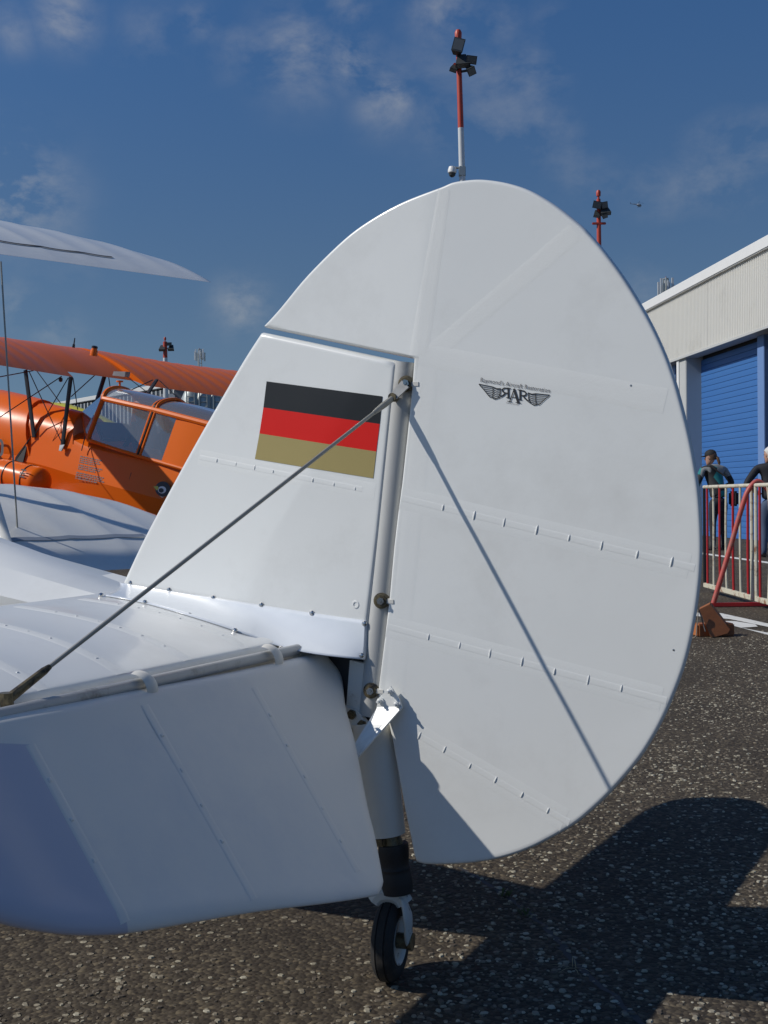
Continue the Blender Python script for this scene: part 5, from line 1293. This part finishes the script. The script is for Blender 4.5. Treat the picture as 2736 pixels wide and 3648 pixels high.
        for z, k in ((-.055, 1.02), (-.02, 1.06), (.03, 1.09), (.07, 1.10), (.105, .95), (.13, .5)):
            r0 = [(.066, .08), (.071, .089), (.076, .096), (.073, .093), (.055, .07), (.035, .045)][(-.055, -.02, .03, .07, .105, .13).index(z)]
            back = -.014 if z < .05 else -.006
            sh_.append([H_((r0[0] * k * math.cos(t), back + (r0[1] * k * math.sin(t) if math.sin(t) < .15 or z > .06 else r0[1] * k * .15), z)) for t in np.linspace(0, 2 * math.pi, 18, endpoint=False)])
        hr = MB().loft(sh_).build('hair', hairm, head, angle=70)
        if pony: MB().tube([H_((0, -.095, .0)), H_((0, -.125, -.04)), H_((.01, -.13, -.12)), H_((.01, -.12, -.20))], [.02, .028, .026, .010], 10).build('ponytail', hairm, head)
        if capm:
            cp = [[H_((rx * math.cos(t), -.004 + ry * math.sin(t), z)) for t in np.linspace(0, 2 * math.pi, 20, endpoint=False)] for z, rx, ry in ((.035, .088, .108), (.06, .088, .107), (.10, .076, .094), (.13, .045, .056), (.142, .01, .012))]
            cpo = MB().loft(cp).build('cap', capm, head, angle=60)
            MB().prism([H_((x, y, .038)) for x, y in ((-.075, .06), (-.07, .13), (-.035, .17), (.035, .17), (.07, .13), (.075, .06))], (0, 0, .008)).build('cap_peak', capm, cpo, angle=20)
        return root, up
    g = ground(2560, 1961)
    r1, up = figure((float(g[0]), float(g[1]), 0), R(12), 'person in a black cap and teal patched jacket leaning by the blue door', M['jacket'], M['jeans'], M['hair'], .20, M['cap'], True)
    r1.scale = (1.03, 1.03, 1.03)
    MB().box((.26, -.06, .90), (.10, .22, .26), bevel=.03).build('shoulder_bag', M['cap'], r1)
    MB().tube([(.26, -.06, 1.02), (.10, -.10, 1.28), (-.12, .06, 1.47)], .016, 6).build('bag_strap', M['cap'], r1)
    g = ground(2748, 1985)
    r2, up = figure((float(g[0]), float(g[1]), 0), R(-10), 'white haired person in a dark navy jacket, hands on hips', M['navy'], M['bluejeans'], M['whitehair'], .05, None, False, 'hip')
    r2.scale = (1.0, 1.0, 1.0)
build_people()

# ------------------------------------------------------------------ small weeds in the joint of the asphalt
def build_weeds():
    spots = [((1800, 3195), 'small green weed growing where the shadows meet', 10, 'grassm', .022), ((2040, 3445), 'dry straw stalks lying in the shadow right of the tailwheel', 7, 'straw', .05), ((1870, 3260), 'dark low weed in the shaded crack', 9, 'grassm', .02), ((2645, 3110), 'thin dry stalk in the rudder shadow at the right', 3, 'straw', .05)]
    for p, lab, n, m, s_ in spots:
        c = ground(*p); root = empty('weed', tuple(map(float, c)), 0, lab, 'weed')
        for i in range(n):
            a = random.random() * 6.28; l = s_ * (.6 + random.random() * .8); up = .3 + random.random() * .6 if m == 'grassm' else .12
            d = Vector((math.cos(a), math.sin(a), 0)); w = Vector((-d.y, d.x, 0)) * (.003 if m == 'grassm' else .0011)
            o = Vector((random.uniform(-.01, .01), random.uniform(-.01, .01), 0)); mid = o + d * l * .5 + Vector((0, 0, l * up)); tip = o + d * l + Vector((0, 0, l * up * .6))
            mesh_obj('blade', [o - w * .6, o + w * .6, mid + w, mid - w, tip], [(0, 1, 2, 3), (3, 2, 4)], M[m], root)
build_weeds()

def build_crack():
    pts = catmull([(1640, 3090), (1790, 3185), (1900, 3265), (1985, 3350), (2060, 3440), (2200, 3560), (2330, 3700)], 8); V = []; F = []
    for i, p in enumerate(pts):
        c = ground(*p, .0008); w = .004 + .004 * abs(math.sin(i * 1.7)) + .003 * random.random(); j = random.uniform(-.006, .006)
        V += [(c[0] + j - w, c[1] + w * .5, .0008), (c[0] + j + w, c[1] - w * .5, .0008)]
    for i in range(len(pts) - 1): F.append((2 * i, 2 * i + 1, 2 * i + 3, 2 * i + 2))
    tag(mesh_obj('crack', V, F, M['dark'], smooth=False), 'dark crack running across the asphalt', kind='structure')
build_crack()
